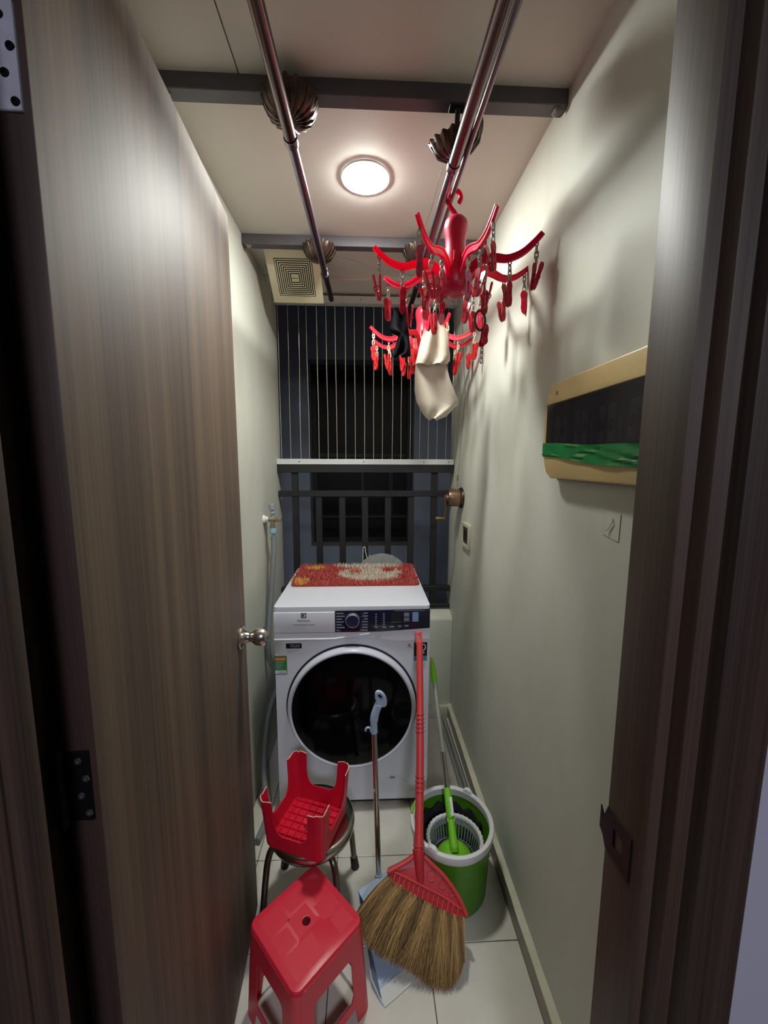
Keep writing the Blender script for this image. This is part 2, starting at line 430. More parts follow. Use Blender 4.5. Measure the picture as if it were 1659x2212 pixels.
# plate extruded along +Y; recess back wall
wo = tag(part('wall_outside', ow, 'outer', smooth=None), kind='structure')
part('window_sill', MB().box(-.472, .392, YO+.004, YO+.30, .686, .694), 'outer_sill', wo, smooth=None)
w1 = thing('window_1', (-.04, YO+.2, .70), 'dark window of the building across the light well', None, kind='structure')
part('window_backdrop', MB().box(-.50, .42, YO+.92, YO+.94, .6, 2.3).box(-.50, -.48, YO+.30, YO+.94, .6, 2.3).box(.40, .42, YO+.30, YO+.94, .6, 2.3).box(-.5, .42, YO+.3, YO+.94, 2.24, 2.26).box(-.5, .42, YO+.3, YO+.94, .66, .68), 'void', w1, smooth=None)
for a in ((-.470, -.43, .694, 2.22), (.35, .390, .694, 2.22), (-.43, .35, .694, .734), (-.43, .35, 2.18, 2.22), (-.43, .35, .905, .935), (-.43, .35, 1.44, 1.48), (-.055, -.02, .935, 1.44), (.19, .235, .935, 1.44)):
    part('frame_bar', MB().box(a[0], a[1], YO+.17, YO+.21, a[2], a[3]), 'darkframe', w1, bevel=(.003, 1))
for a in ((-.43, .35, .734, .905), (-.43, -.055, .935, 1.44), (-.02, .19, .935, 1.44), (.235, .35, .935, 1.44), (-.43, .35, 1.48, 2.18)):
    part('pane', MB().box(a[0], a[1], YO+.188, YO+.192, a[2], a[3]), 'pane', w1, smooth=None)

# ------------------------------------------------------------------ door leaf
A = Vector((-.3125, .427, 0)); B = Vector((-.350, 1.095, 0))
dv = (B-A).normalized(); nv = Vector((-dv.y, dv.x, 0))          # nv points to -X side (back of the leaf)
door = thing('door_1', (A.x, A.y, .006), 'walnut laminate door leaf standing open on the left', None, kind='structure')
TH = .036; ZT = 2.024
q = [A, B, B+nv*TH, A+nv*TH]
mb = MB().add([(p.x, p.y, z) for z in (.008, ZT) for p in q], [(0, 3, 2, 1), (4, 5, 6, 7), (0, 1, 5, 4), (1, 2, 6, 5), (2, 3, 7, 6), (3, 0, 4, 7)])
slab = part('slab', mb, ['door', 'door_edge'], door, bevel=(.0012, 2))
for p in slab.data.polygons:
    if abs(p.normal.dot(dv)) > .7: p.material_index = 1
KZ = .930; kp = A+dv*(.668-.055); fo = -nv                        # fo: out of the visible face
KM = TM((kp.x, kp.y, KZ), dv, (0, 0, 1), fo)
kn = part('knob', MB().lathe([(.0, .022), (.0125, .022), (.0128, .028), (.0150, .033), (.0205, .038), (.0242, .047), (.0252, .056), (.0240, .065), (.0195, .0715), (.015, .074), (.012, .0735), (.008, .0715), (.0, .0715)], 36, KM), 'nickel', door)
part('rose', MB().lathe([(.0, 0), (.032, 0), (.0325, .003), (.030, .007), (.020, .010), (.016, .014), (.0140, .024), (0, .024)], 36, KM), 'nickel', door)
part('latch_tab', MB().lathe([(0, .0715), (.0045, .0715), (.0045, .074), (0, .0745)], 16, KM), 'brass', kn)
def hinge(z0, z1, material, label, screws, smat):
    # leaf let into the hinge edge of the door, knuckle in the gap
    h = MB().box(-.3465, -.3195, .4235, .4275, z0, z1)
    o = part('hinge', h, material, door, bevel=(.0008, 1), label=label)
    for k in range(5):
        a = z0-.004+(z1-z0+.012)*k/5
        part('knuckle', MB().tube([(-.351, .4205, a+.0006), (-.351, .4205, a+(z1-z0+.012)/5-.0006)], .0062, 14), material, o)
    for sx, sz in screws:
        zz = z0+(z1-z0)*sz
        part('screw', MB().lathe([(0, 0), (.0042, 0), (.0036, .0014), (.0015, .0016), (.0013, .0006), (0, .0006)], 14, TM((sx, .4237, zz), (1, 0, 0), (0, 0, 1), (0, -1, 0))), smat, o)
hinge(.992, 1.080, 'hinge_dark', 'dark steel hinge with bright screws', [(-.331, .87), (-.324, .62), (-.331, .37), (-.324, .12)], 'screw')
hinge(1.732, 1.822, 'hinge_white', 'upper hinge with room light put into its pale colour, dark screws', [(-.324, .08), (-.331, .34), (-.324, .58), (-.331, .86)], 'hinge_dark')
# strike plate on the right jamb
sp = thing('strike_plate', (.317, .44, .93), 'dark steel strike plate on the right door jamb', 'strike plate')
st = MB().plate([(.384+.02, -.030), (.384+.066, -.030), (.384+.072, -.018), (.384+.080, -.012), (.384+.080, .020), (.384+.073, .010), (.384+.066, .030), (.384+.02, .030)], [rrect(.018, .024, .002, 2, .384+.043, 0)], .0016, TM((.3164, 0, .93), (0, 1, 0), (0, 0, 1), (1, 0, 0)))
part('plate', st, 'hinge_dark', sp)

# ------------------------------------------------------------------ railing and cable net in the opening
rail = thing('balcony_railing', (0, 2.1, .60), 'black flaking steel balcony railing with flat balusters behind washing machine', 'railing')
YR = 2.10
for n_, z0, z1, d in (('top_rail', 1.350, 1.3925, .045), ('middle_rail', 1.222, 1.254, .030), ('bottom_rail', .696, .726, .030)):
    part(n_, MB().box(XL+.002, XR-.004, YR-d/2, YR+d/2, z0, z1), 'steel_dark', rail, bevel=(.002, 1))
part('base_rail', MB().box(.25, XR-.004, YR-.012, YR+.012, .603, .622), 'steel_dark', rail, bevel=(.002, 1))
for i, x in enumerate((-.380, -.256, -.132, -.010, .113, .237, .363)):
    tall = i in (0, 6)
    part('baluster', MB().box(x-.0165, x+.0165, YR-.010, YR+.010, .60 if tall else .727, 1.350 if tall else 1.222), 'steel_dark', rail, bevel=(.0015, 1))
net = thing('safety_cable_net', (0, YR, 1.39), 'vertical steel safety cables strung between two white aluminium tracks', 'cable net')
for z0, z1 in ((1.3925, 1.421), (2.190, 2.224)):
    tr = part('track', MB().box(XL+.001, XR-.002, YR-.026, YR+.020, z0, z1), 'alu', net, bevel=(.0012, 1))
    for x in (-.36, -.02, .30, .43):
        part('screw', MB().lathe([(0, 0), (.0045, 0), (.004, .0012), (0, .0016)], 12, TM((x+random.uniform(-.01, .01), YR-.0255, (z0+z1)/2), (1, 0, 0), (0, 0, 1), (0, -1, 0))), 'screw', tr)
cx = [-.445, -.397, -.345, -.300, -.250, -.203, -.156, -.110, -.060, -.012, .036, .082, .134, .181, .230, .280, .325, .372, .420, .452]
cme = mesh_of('cable', MB().tube([(0, 0, 0), (0.0015, 0, .25), (-.001, 0, .5), (0, 0, .772)], .0017, 6))
for x in cx:
    o = place('cable', cme, 'wire', net); o.location = (x, 0, .030)
    o.rotation_euler = (0, random.uniform(-.006, .006), random.uniform(0, 6))

# ------------------------------------------------------------------ ceiling: bars, pulley covers, rods, wires, lamp, fan
def ceiling_bar(y, w, h, label, name='ceiling_bar'):
    t = thing(name, (0, y+w/2, ZC), label, 'ceiling bar', 'steel bars under the ceiling')
    part('bar', MB().box(XL+.001, XR-.001, y, y+w, ZC-h, ZC-.0003), 'bar', t, bevel=(.0015, 1))
    for x in (XL+.022, XR-.020):
        m = MB(); n = 14
        m.lathe([(0, -.012), (.008, -.010), (.012, -.002), (.010, .007), (.004, .012), (0, .012)], n, TM((x, y+w*.4, ZC-h+.002), (1, 0, 0), (0, 1, 0), (0, 0, 1)), mod=lambda i, t_, r, z: (r*(1+.25*math.sin(3*t_+i)), z+.002*math.cos(2*t_)))
        part('putty_lump', m, 'putty', t, smooth=60)
    return t
ceiling_bar(.992, .036, .034, 'dark grey steel bar across the ceiling nearest the doorway')
ceiling_bar(1.612, .036, .036, 'grey steel bar across the ceiling above the exhaust fan')

def lotus(name, loc, rot, label, wire_len=0):
    t = thing(name, loc, label, 'pulley cover', 'bronze pulley covers of the clothes rack')
    t.rotation_euler = rot
    def ruffle(i, a, r, z):
        k = min(1, r/.062)
        return r*(1+.035*k*math.cos(18*a)+.012*k*math.cos(36*a)), z+.0028*k*math.cos(18*a)
    prof = [(0, -.044), (.006, -.045), (.012, -.042), (.024, -.042), (.038, -.037), (.050, -.028), (.058, -.016), (.0615, -.006), (.064, .002), (.062, .004), (.056, -.008), (.046, -.022), (.030, -.032), (.012, -.034), (0, -.034)]
    part('bowl', MB().lathe(prof, 96, mod=ruffle), 'bronze', t, local=True, smooth=50)
    for k in range(18):
        a = 2*PI*k/18+.05
        pts = [(r*math.cos(a+s), r*math.sin(a+s), z-.0025) for r, z, s in ((.014, -.0405, 0), (.032, -.0385, .03), (.050, -.0265, .05), (.0625, -.002, .06))]
        part('petal_rib', MB().tube(pts, [.0010, .0018, .0022, .0016], 6), 'bronze', t, local=True)
    part('stem', MB().lathe([(0, .0), (.012, .0), (.012, .022), (0, .022)], 16, TM((0, 0, -.028), (1, 0, 0), (0, 1, 0), (0, 0, 1))).box(-.022, .022, -.008, .008, -.006, -.0), 'black_cap', t, local=True)
    part('eyelet', MB().tube([(.006*math.cos(2*PI*k/12), 0, -.045+.006*math.sin(2*PI*k/12)) for k in range(12)], .0016, 6, closed=True), 'bronze', t, local=True)
    return t
lotus('pulley_cover', (-.172, 1.012, 2.220), (0, 0, .2), 'bronze lotus pulley cover over the left rod at the near ceiling bar')
c2 = lotus('pulley_cover', (.213, 1.030, 2.178), (R(16), R(-20), .1), 'tilted bronze lotus pulley cover hanging from a bracket beside the right rod')
br = part('bracket', MB().tube([(.213, 1.012, 2.222), (.213, 1.020, 2.205), (.213, 1.028, 2.172)], .0062, 12).box(.192, .234, 1.000, 1.024, 2.2185, 2.2214), 'black_cap', None, bevel=(.0006, 1))
br.name = 'pulley_bracket'; tag(br, 'black steel swivel bracket under the near ceiling bar', 'bracket')
lotus('pulley_cover', (-.180, 1.632, 2.218), (0, 0, .5), 'bronze lotus pulley cover overlapping the exhaust fan')
lotus('pulley_cover', (.203, 1.632, 2.218), (0, 0, .9), 'bronze lotus pulley cover behind the front red octopus hanger')

def rod(name, p0, p1, knots, label, end_black):
    t = thing(name, p0, label, 'clothes rod', 'clothes drying rods under the ceiling')
    p0 = Vector(p0); p1 = Vector(p1); d = p1-p0
    k1, k2 = [p0+d*k for k in knots]
    part('outer_tube', MB().tube([p0, k1], .0132, 24), 'rod', t)
    part('inner_tube', MB().tube([k1, k2], .0112, 24), 'rod_in', t)
    part('end_tube', MB().tube([k2, p1-d.normalized()*.004], .0108, 24), 'black_cap' if end_black else 'rod_in', t)
    part('end_plug', MB().lathe([(0, 0), (.0118, 0), (.0118, .010), (.009, .014), (0, .014)], 20, TM(p1-d.normalized()*.006, *frame_from(d))), 'black_cap', t)
    for k in (k1, k2):
        u, v, w = frame_from(d)
        part('collar', MB().lathe([(0, -.010), (.0150, -.010), (.0158, -.006), (.0158, .006), (.0150, .010), (0, .010)], 24, TM(k, u, v, w)), 'rod_in', t)
        part('ring', MB().tube([k+Vector((0, 0, .020))+u*(.0075*math.cos(2*PI*j/14))+Vector((0, 0, .0075*math.sin(2*PI*j/14))) for j in range(14)], .0016, 6, closed=True), 'nickel', t)
    return t
rod('clothes_rod', (-.171, .50, 2.108), (-.152, 1.815, 2.108), (.355, .83), 'left bronze telescopic clothes rod running under the ceiling lamp', True)
rod('clothes_rod', (.213, .50, 2.108), (.198, 2.02, 2.108), (.345, .76), 'right bronze telescopic clothes rod carrying the red hangers', True)
st = part('spare_tube', MB().tube([(.2385, .50, 2.119), (.2260, 1.80, 2.119)], .0066, 16), 'rod_light')
tag(st, 'thin pale metal tube tied alongside the right clothes rod', 'tube')
def wire(pts, label, r=.0009, m='wire_dark'):
    o = part('wire', MB().tube(pts, r, 6), m); return tag(o, label, 'wire', 'thin pull wires of the clothes rack')
wire([(-.150, 1.64, 2.205), (.02, 1.66, 2.175), (.19, 1.68, 2.150)], 'thin dark wire slung from the left rear pulley cover to the right one')
wire([(.186, 1.06, 2.126), (.180, 1.20, 2.105), (.170, 1.60, 2.165)], 'thin wire dropping from the tilted pulley cover towards the rear')
wire([(-.172, 1.012, 2.178), (-.164, .985, 2.132)], 'short wire from the near left pulley cover to its rod')
wire([(-.180, 1.632, 2.176), (-.156, 1.59, 2.132)], 'short wire from the rear left pulley cover to its rod')
wire([(.213, 1.04, 2.128), (.212, 1.02, 2.118)], 'short wire from the tilted pulley cover to its rod')

lamp = thing('ceiling_lamp', (-.002, 1.298, ZC), 'round lit ceiling lamp with white diffuser', 'lamp')
part('ring', MB().lathe([(.0690, 0), (.0725, 0), (.0725, -.0040), (.0715, -.0048), (.0690, -.0048)], 48, TM((-.002, 1.298, ZC-.0003), (1, 0, 0), (0, 1, 0), (0, 0, 1)), closed=True), 'lampring', lamp)
part('diffuser', MB().lathe([(0, -.001), (.0688, -.001), (.0688, -.0046), (.064, -.0078), (.055, -.0105), (.03, -.0135), (0, -.0145)], 48, TM((-.002, 1.298, ZC), (1, 0, 0), (0, 1, 0), (0, 0, 1))), 'lampglass', lamp)

# drooping square exhaust fan panel
fo_ = Vector((-.408, 1.700, 2.248)); fx = (Vector((-.186, 1.700, 2.248))-fo_); fy = Vector((-.404, 1.862, 2.118))-fo_
fx.normalize(); fy = (fy-fx*fy.dot(fx)).normalized(); fz = fx.cross(fy)          # fz: down / towards room ?
if fz.z > 0: fz = -fz
S = .218
fan = thing('exhaust_fan', fo_, 'square cream exhaust fan with ribbed grille hanging askew from the ceiling', 'exhaust fan')
FM = TM(fo_, fx, fy, fz)
part('panel', MB().plate([(0, 0), (S, 0), (S, S), (0, S)], [], .006, FM), 'cream', fan, bevel=(.0015, 2))
part('housing', MB().plate([(.03, .03), (S-.03, .03), (S-.03, S-.06), (.03, S-.06)], [], -.016, FM), 'cream', fan)
g0 = MB().plate([(.032, .032), (S-.032, .032), (S-.032, S-.032), (.032, S-.032)], [], .0006, TM(FM @ Vector((0, 0, .006)), fx, fy, fz))
part('grille_gap', g0, 'fan_slot', fan, smooth=None)
c0 = S/2; hw = S/2-.035
for k in range(8):
    a = hw-k*.0083; b = a-.0037
    part('grille_ring', MB().plate([(c0-a, c0-a), (c0+a, c0-a), (c0+a, c0+a), (c0-a, c0+a)], [[(c0-b, c0-b), (c0+b, c0-b), (c0+b, c0+b), (c0-b, c0+b)]], .0012, TM(FM @ Vector((0, 0, .0064)), fx, fy, fz)), 'cream', fan)
badge = part('badge', MB().plate(rrect(.030, .030, .001, 1, c0, c0), [], .0016, TM(FM @ Vector((0, 0, .0064)), fx, fy, fz)), 'cream', fan)
ux = fx if fx.cross(-fy).dot(fz) > 0 else -fx
text('lettering', 'Benny', .0105, TM(FM @ Vector((c0, c0, .0082)), fx, -fy, fz), 'ink', fan)

# ------------------------------------------------------------------ octopus hangers
clip_mb = MB()
def leg_outline(L=.062, w=.0088):
    return [(-w*.55, 0), (-w*.85, -.004), (-w, -.010), (-w*.75, -.022), (-w*.8, -.034), (-w*.95, -.044), (-w*.75, -.056), (-w*.35, -L), (w*.35, -L), (w*.75, -.056), (w*.95, -.044), (w*.8, -.034), (w*.75, -.022), (w, -.010), (w*.85, -.004), (w*.55, 0)]
slot1 = [(-.0018, -.020), (.0018, -.020), (.0018, -.032), (-.0018, -.032)]
slot2 = [(-.0014, -.042), (.0014, -.042), (.0014, -.047), (-.0014, -.047)]
lm1 = Matrix.Rotation(PI/2, 4, 'X')
clip_mb.plate(leg_outline(), [slot1[::-1], slot2[::-1]], .0042, TM((0, .0004, 0), (1, 0, 0), (0, 0, 1), (0, -1, 0)))
piv = Vector((0, .005, -.058))
rotm = Matrix.Translation(piv) @ Matrix.Rotation(R(-13), 4, 'X') @ Matrix.Translation(-piv)
clip_mb.plate(leg_outline(), [slot1[::-1], slot2[::-1]], .0042, rotm @ TM((0, .0062, 0), (1, 0, 0), (0, 0, 1), (0, -1, 0)))
clip_mb.tube([(.0, .007+.0085*math.cos(2*PI*j/12), -.034+.0075*math.sin(2*PI*j/12)) for j in range(12)], .0014, 5, closed=True)
clip_me = mesh_of('clip', clip_mb); clip_me.materials.append(M['redclip'])
clip_me2 = clip_me.copy(); clip_me2.materials.clear(); clip_me2.materials.append(M['redclip2'])
ch = MB()
for k in range(3):
    zc = -.009-k*.0125; L_ = .0066; w_ = .0042
    pts = [(w_*math.cos(t), 0, zc+w_*math.sin(t)+(L_-w_+.002)*(1 if math.sin(t) >= 0 else -1)) for t in [2*PI*j/14+.01 for j in range(14)]]
    if k % 2: pts = [(p[1], p[0], p[2]) for p in pts]
    ch.tube(pts, .0019, 6, closed=True)
ch.tube([(0, 0, 0), (0, 0, -.006)], .0012, 6)
chain_me = mesh_of('chain', ch); chain_me.materials.append(M['chain'])
chain_me2 = chain_me.copy(); chain_me2.materials.clear(); chain_me2.materials.append(M['chain2'])
CHL = .041
arm_pts = catmull([(.026, 0, .030), (.048, 0, .060), (.080, 0, .076), (.112, 0, .071), (.145, 0, .061), (.180, 0, .066), (.208, 0, .083), (.228, 0, .100)], 4)
am = MB(); k = len(arm_pts); ring_n = 8
sec = [(-.0034, -.0072), (.0034, -.0072), (.0034, -.0048), (.0015, -.0036), (.0015, .0036), (.0034, .0048), (.0034, .0072), (-.0034, .0072), (-.0034, .0048), (-.0015, .0036), (-.0015, -.0036), (-.0034, -.0048)]
vs = []; fs = []
for i, p in enumerate(arm_pts):
    d = (arm_pts[min(i+1, k-1)]-arm_pts[max(i-1, 0)]).normalized(); v = Vector((-d.z, 0, d.x))
    sc_ = 1.85-1.1*i/(k-1)
    for a, b in sec: vs.append(p+Vector((0, a*1.35*(1-.2*i/k), 0))+v*b*sc_)
ns = len(sec)
for i in range(k-1):
    for j in range(ns): fs.append((i*ns+j, i*ns+(j+1) % ns, (i+1)*ns+(j+1) % ns, (i+1)*ns+j))
fs += [tuple(range(ns-1, -1, -1)), tuple((k-1)*ns+j for j in range(ns))]
am.add(vs, fs)
LUG = [(.088, .0610), (.150, .0500), (.214, .0780)]
for lx, lz in LUG:
    am.tube([(lx+.0042*math.cos(2*PI*j/10), 0, lz-.001+.0042*math.sin(2*PI*j/10)) for j in range(10)], .0016, 6, closed=True)
arm_me = mesh_of('arm', am); arm_me.materials.append(M['red'])
arm_me2 = arm_me.copy(); arm_me2.materials.clear(); arm_me2.materials.append(M['red2'])
body_prof = [(0, .004), (.012, .002), (.026, .004), (.0335, .014), (.0365, .032), (.0355, .055), (.0315, .082), (.0265, .110), (.0245, .128), (.0255, .148), (.0285, .166), (.0290, .178), (.0262, .190), (.019, .199), (.009, .2035), (0, .2045)]
def hanger(base, rotz, first, label, neck, rodx, rodz, skip=()):
    t = thing('octopus_hanger', base, label, 'clothes hanger', 'red octopus clothes hangers on the right rod')
    mr = 'red' if first else 'red2'
    bd = part('body', MB().lathe([(r_*1.12, z_) for r_, z_ in body_prof], 36), 'red_body' if first else mr, t, local=True, smooth=60)
    for s in (-1, 1):
        part('slot', MB().box(s*.0105-.0022, s*.0105+.0022, -.0425, -.033, .075, .100), 'redclip', bd, local=True, bevel=(.001, 1))
    # hook: rises from the head, loops over the rod
    hx, hz = rodx-base[0], rodz-base[2]; rr = .0180
    pts = [(0, 0, .198), (-.001, 0, .2075+neck*.5), (hx-rr*.55, 0, hz-rr*1.35), (hx-rr*.95, 0, hz-rr*.55)]
    pts += [(hx-rr*math.cos(a), 0, hz+rr*math.sin(a)) for a in [R(x) for x in (0, 30, 60, 90, 120, 150, 180, 205, 222)]]
    part('hook', MB().tube(catmull(pts, 4), .0060, 12), mr, t, local=True, smooth=60)
    for i in range(8):
        a = rotz+2*PI*(i+.5)/8
        o = place('arm', arm_me if first else arm_me2, [], t); o.rotation_euler = (0, 0, a)
        for j, (lx, lz) in enumerate(LUG):
            if (i, j) in skip: continue
            p = Vector((lx*math.cos(a), lx*math.sin(a), lz-.004))
            sw = a+random.choice((0, PI/2, -PI/2))+random.uniform(-.5, .5)
            c = place('chain', chain_me if first else chain_me2, [], t); c.location = p; c.rotation_euler = (random.uniform(-.05, .05), random.uniform(-.05, .05), sw)
            q_ = place('clip', clip_me if first else clip_me2, [], t)
            q_.location = p+Vector((0, 0, -CHL)); q_.rotation_euler = (random.uniform(-.12, .12), random.uniform(-.08, .08), sw+random.choice((0, PI))+random.uniform(-.5, .5))
    return t
H1 = (.2440, 1.150, 1.866); H2 = (.2330, 1.690, 1.835)
hanger(H1, R(-102), True, 'large red octopus hanger with clips nearest the doorway', 0, .2375, 2.1165)
hanger(H2, R(-96), False, 'coral red octopus hanger farther along the rod near the opening', .03, .2320, 2.1165)

# laundry on the clips
def cloth(name, outline_rows, y, mats, label, depth, thick=.002):
    """rows: list of (z, x_left, x_right); soft folds give it depth"""
    m = MB(); nx = 12; rows = []
    for i, (z, a, b) in enumerate(outline_rows):
        rows.append([(a+(b-a)*j/nx, y+depth*(math.sin(j*.9+i*.35)*.5+math.sin(j*.45-i*.6)*.5)*(min(1, .25+i*.12)), z+.004*math.sin(j*.8+i)) for j in range(nx+1)])
    n = len(rows); vs = [p for r_ in rows for p in r_]+[(p[0], p[1]+thick, p[2]) for r_ in rows for p in r_]
    W_ = nx+1; o = n*W_; fs = []
    for i in range(n-1):
        for j in range(nx):
            a = i*W_+j; fs.append((a, a+1, a+W_+1, a+W_)); fs.append((o+a, o+a+W_, o+a+W_+1, o+a+1))
    for i in range(n-1):
        for j in (0, nx):
            a = i*W_+j; fs.append((a, a+W_, o+a+W_, o+a))
    for j in range(nx):
        for i in (0, n-1):
            a = i*W_+j; fs.append((a, a+1, o+a+1, o+a))
    m.add(vs, fs)
    o_ = part(name, m, mats, smooth=70)
    return o_
w = thing('white_cloth', (.236, 1.42, 1.885), 'creased white cotton cloth pegged below the far hanger', 'cloth')
upper = [(1.894, .228, .246), (1.884, .212, .262), (1.868, .203, .276), (1.840, .192, .284), (1.810, .184, .287), (1.780, .178, .2935), (1.762, .174, .2945), (1.748, .172, .276)]
lower = [(1.765, .178, .276), (1.740, .172, .284), (1.700, .170, .296), (1.660, .170, .312), (1.625, .178, .328), (1.607, .188, .326), (1.592, .196, .308), (1.575, .204, .288), (1.560, .216, .252)]
o1 = cloth('upper_fold', upper, 1.424, 'cloth_white', None, .016); o2 = cloth('lower_fold', lower, 1.434, 'cloth_white', None, .012)
for o in (o1, o2):
    o.data.transform(Matrix.Translation(-Vector(w.location))); o.parent = w
bk = cloth('black_cloth', [(1.918, .088, .104), (1.900, .083, .126), (1.882, .082, .136), (1.862, .079, .140), (1.850, .082, .142), (1.838, .108, .145), (1.815, .102, .149), (1.790, .095, .153), (1.775, .090, .153), (1.766, .088, .126)], 1.40, 'cloth_black', None, .018)
tag(bk, 'small black cloth pegged left of the white cloth', 'cloth')
rg = part('hair_band', MB().tube([(.305+.0155*math.cos(2*PI*j/28), 1.10+.006*math.cos(2*PI*j/28), 1.786+.0245*math.sin(2*PI*j/28)) for j in range(28)], .0034, 8, closed=True), 'ringband', smooth=60)
tag(rg, 'dark oval hair band pegged to the front red hanger', 'hair band')
sp_ = thing('loose_peg', (.306, 1.098, 1.77), 'red peg with grey chain dangling from the dark hair band', 'peg')
pk = place('clip', clip_me, [], sp_); pk.location = (.004, 0, -.052); pk.rotation_euler = (R(172), R(14), R(8))
pc = place('chain', chain_me, [], sp_); pc.location = (.006, 0, -.052); pc.rotation_euler = (0, .04, .5)

# ------------------------------------------------------------------ right wall fittings
bx = thing('distribution_box', (XR, .74, 1.37), 'cream electrical distribution box with smoked window on the right wall', 'electrical box')
Y0, Y1, Z0, Z1 = .535, .962, 1.372, 1.590
part('back_box', MB().box(XR-.008, XR-.0005, Y0+.01, Y1-.035, Z0-.006, Z1-.004), 'box_back', bx, bevel=(.002, 1))
# cover: rounded trapezoid outline in (y,z), window hole
outl = [(Y0, Z0), (Y1-.045, Z0), (Y1-.022, Z0+.012), (Y1-.006, Z0+.045), (Y1, Z0+.085), (Y1-.002, Z0+.150), (Y1-.012, Z0+.195), (Y1-.022, Z0+.212), (Y1-.032, Z1), (Y0, Z1)]
wz0, wz1 = 1.428, 1.5435
hole = [(Y0+.02, wz0), (Y1-.014, wz0), (Y1-.012, wz1), (Y0+.02, wz1)]
BMt = TM((XR-.030, 0, 0), (0, 1, 0), (0, 0, 1), (1, 0, 0))
part('cover', MB().plate(outl, [hole[::-1]], .024, BMt), 'box_cream', bx, bevel=(.0035, 3))
part('tray', MB().box(XR-.010, XR-.007, Y0+.015, Y1-.014, wz0-.005, wz1+.005), 'socket_dark', bx, smooth=None)
for i in range(13):
    y = Y0+.04+i*.029
    if y > Y1-.05: break
    bk_ = part('breaker', MB().box(XR-.023, XR-.010, y, y+.025, 1.445, 1.515), 'breaker' if i % 3 else 'breaker_dark', bx, bevel=(.002, 1))
    part('switch_lever', MB().box(XR-.0265, XR-.023, y+.006, y+.019, 1.468, 1.488), 'breaker_dark', bk_, bevel=(.001, 1))
part('window_flap', MB().box(XR-.0305, XR-.0282, Y0+.022, Y1-.016, wz0+.001, wz1-.001), 'smoke', bx, bevel=(.0008, 1))
part('screw', MB().lathe([(0, 0), (.005, 0), (.005, .001), (0, .0014)], 12, TM((XR-.0302, Y1-.058, 1.566), (0, 1, 0), (0, 0, 1), (-1, 0, 0))), 'box_back', bx)
tp = MB(); n = 26; rows = 7; vs = []; fs = []
for i in range(n+1):
    y = Y0+.03+(Y1-.010-Y0-.03)*i/n; f = i/n
    top = 1.436+.018*f; bot = 1.396+.027*f
    for j in range(rows+1):
        z = top+(bot-top)*j/rows
        vs.append((XR-.0325-.0030*abs(math.sin(j*1.5+.9*math.sin(f*5)))-.002*math.sin(f*17+j*2.1)*(1-f)*1.2, y, z+.0015*math.sin(f*9+j)))
for i in range(n):
    for j in range(rows):
        a = i*(rows+1)+j; fs.append((a, a+1, a+rows+2, a+rows+1))
o = len(vs); vs += [(v[0]+.0010, v[1], v[2]) for v in vs]; fs += [tuple(o+i for i in reversed(f)) for f in fs]
tp.add(vs, fs)
part('tape', tp, 'tape', bx, smooth=50, label='wrinkled green tape across the lower edge')

sk = MB(); 
sk.plate([(.690, 1.264), (.740, 1.270), (.744, 1.290), (.740, 1.300), (.741, 1.317), (.689, 1.315)], [], .0012, TM((XR-.0014, 0, 0), (0, 1, 0), (0, 0, 1), (1, 0, 0)))
sh = thing('adhesive_hook_patch', (XR, .715, 1.29), 'clear square adhesive hook patch on the wall below electrical box', 'wall patch')
part('patch', sk, 'sticker_clear', sh)
part('hook', MB().tube(catmull([(XR-.002, .712, 1.305), (XR-.004, .708, 1.298), (XR-.004, .718, 1.284), (XR-.006, .724, 1.279)], 4), .0011, 6), 'sticker_clear', sh)

so = thing('wall_socket', (XR, 1.765, 1.07), 'beige wall socket with dark taped face on the right wall', 'socket')
part('plate', MB().plate(rrect(.128, .112, .004, 3, 1.765, 1.072), [rrect(.092, .080, .002, 2, 1.765, 1.072)], .012, TM((XR-.0125, 0, 0), (0, 1, 0), (0, 0, 1), (1, 0, 0))), 'socket', so, bevel=(.0012, 1))
part('face', MB().box(XR-.0085, XR-.001, 1.719, 1.811, 1.032, 1.112), 'socket_dark', so)
for k in range(2):
    part('outlet', MB().box(XR-.0105, XR-.0085, 1.728+k*.042, 1.758+k*.042, 1.05, 1.095), 'rubber', so, bevel=(.002, 1))

wn = thing('crank_winch', (XR, 1.885, 1.235), 'copper hand-crank winch for the clothes rack on the right wall', 'winch')
WM = TM((XR-.0005, 1.885, 1.235), (0, 1, 0), (0, 0, 1), (-1, 0, 0))
part('back_plate', MB().lathe([(0, 0), (.046, 0), (.049, .004), (.047, .010), (.040, .016), (0, .016)], 40, WM, mod=lambda i, t_, r, z: (r*(1+.06*abs(math.sin(t_*1.5))), z)), 'bronze', wn)
part('drum', MB().lathe([(0, .014), (.040, .014), (.042, .018), (.042, .066), (.0405, .0695), (.018, .0705), (.017, .080), (.012, .083), (0, .083)], 40, WM), 'copper', wn)
part('crank_arm', MB().bar((XR-.084, 1.885, 1.248), (XR-.084, 1.885, 1.128), .012, .006, (1, 0, 0)), 'copper', wn, bevel=(.002, 2))
part('crank_handle', MB().lathe([(0, 0), (.006, 0), (.0065, .010), (.009, .030), (.0085, .042), (.004, .046), (0, .046)], 18, TM((XR-.083, 1.885, 1.134), (0, 1, 0), (0, 0, 1), (-1, 0, 0))), 'brass', wn)
for yy, xx in ((1.872, .030), (1.898, .046)):
    part('cable_guide', MB().lathe([(0, 0), (.0055, 0), (.0055, .010), (.003, .014), (0, .014)], 12, TM((XR-xx, yy, 1.272), (1, 0, 0), (0, 1, 0), (0, 0, 1))), 'brass', wn)
w_a = wire([(XR-.030, 1.872, 1.28), (XR-.020, 1.80, 1.70), (XR-.08, 1.70, 2.19)], 'pull wire rising beside the right wall from the winch')
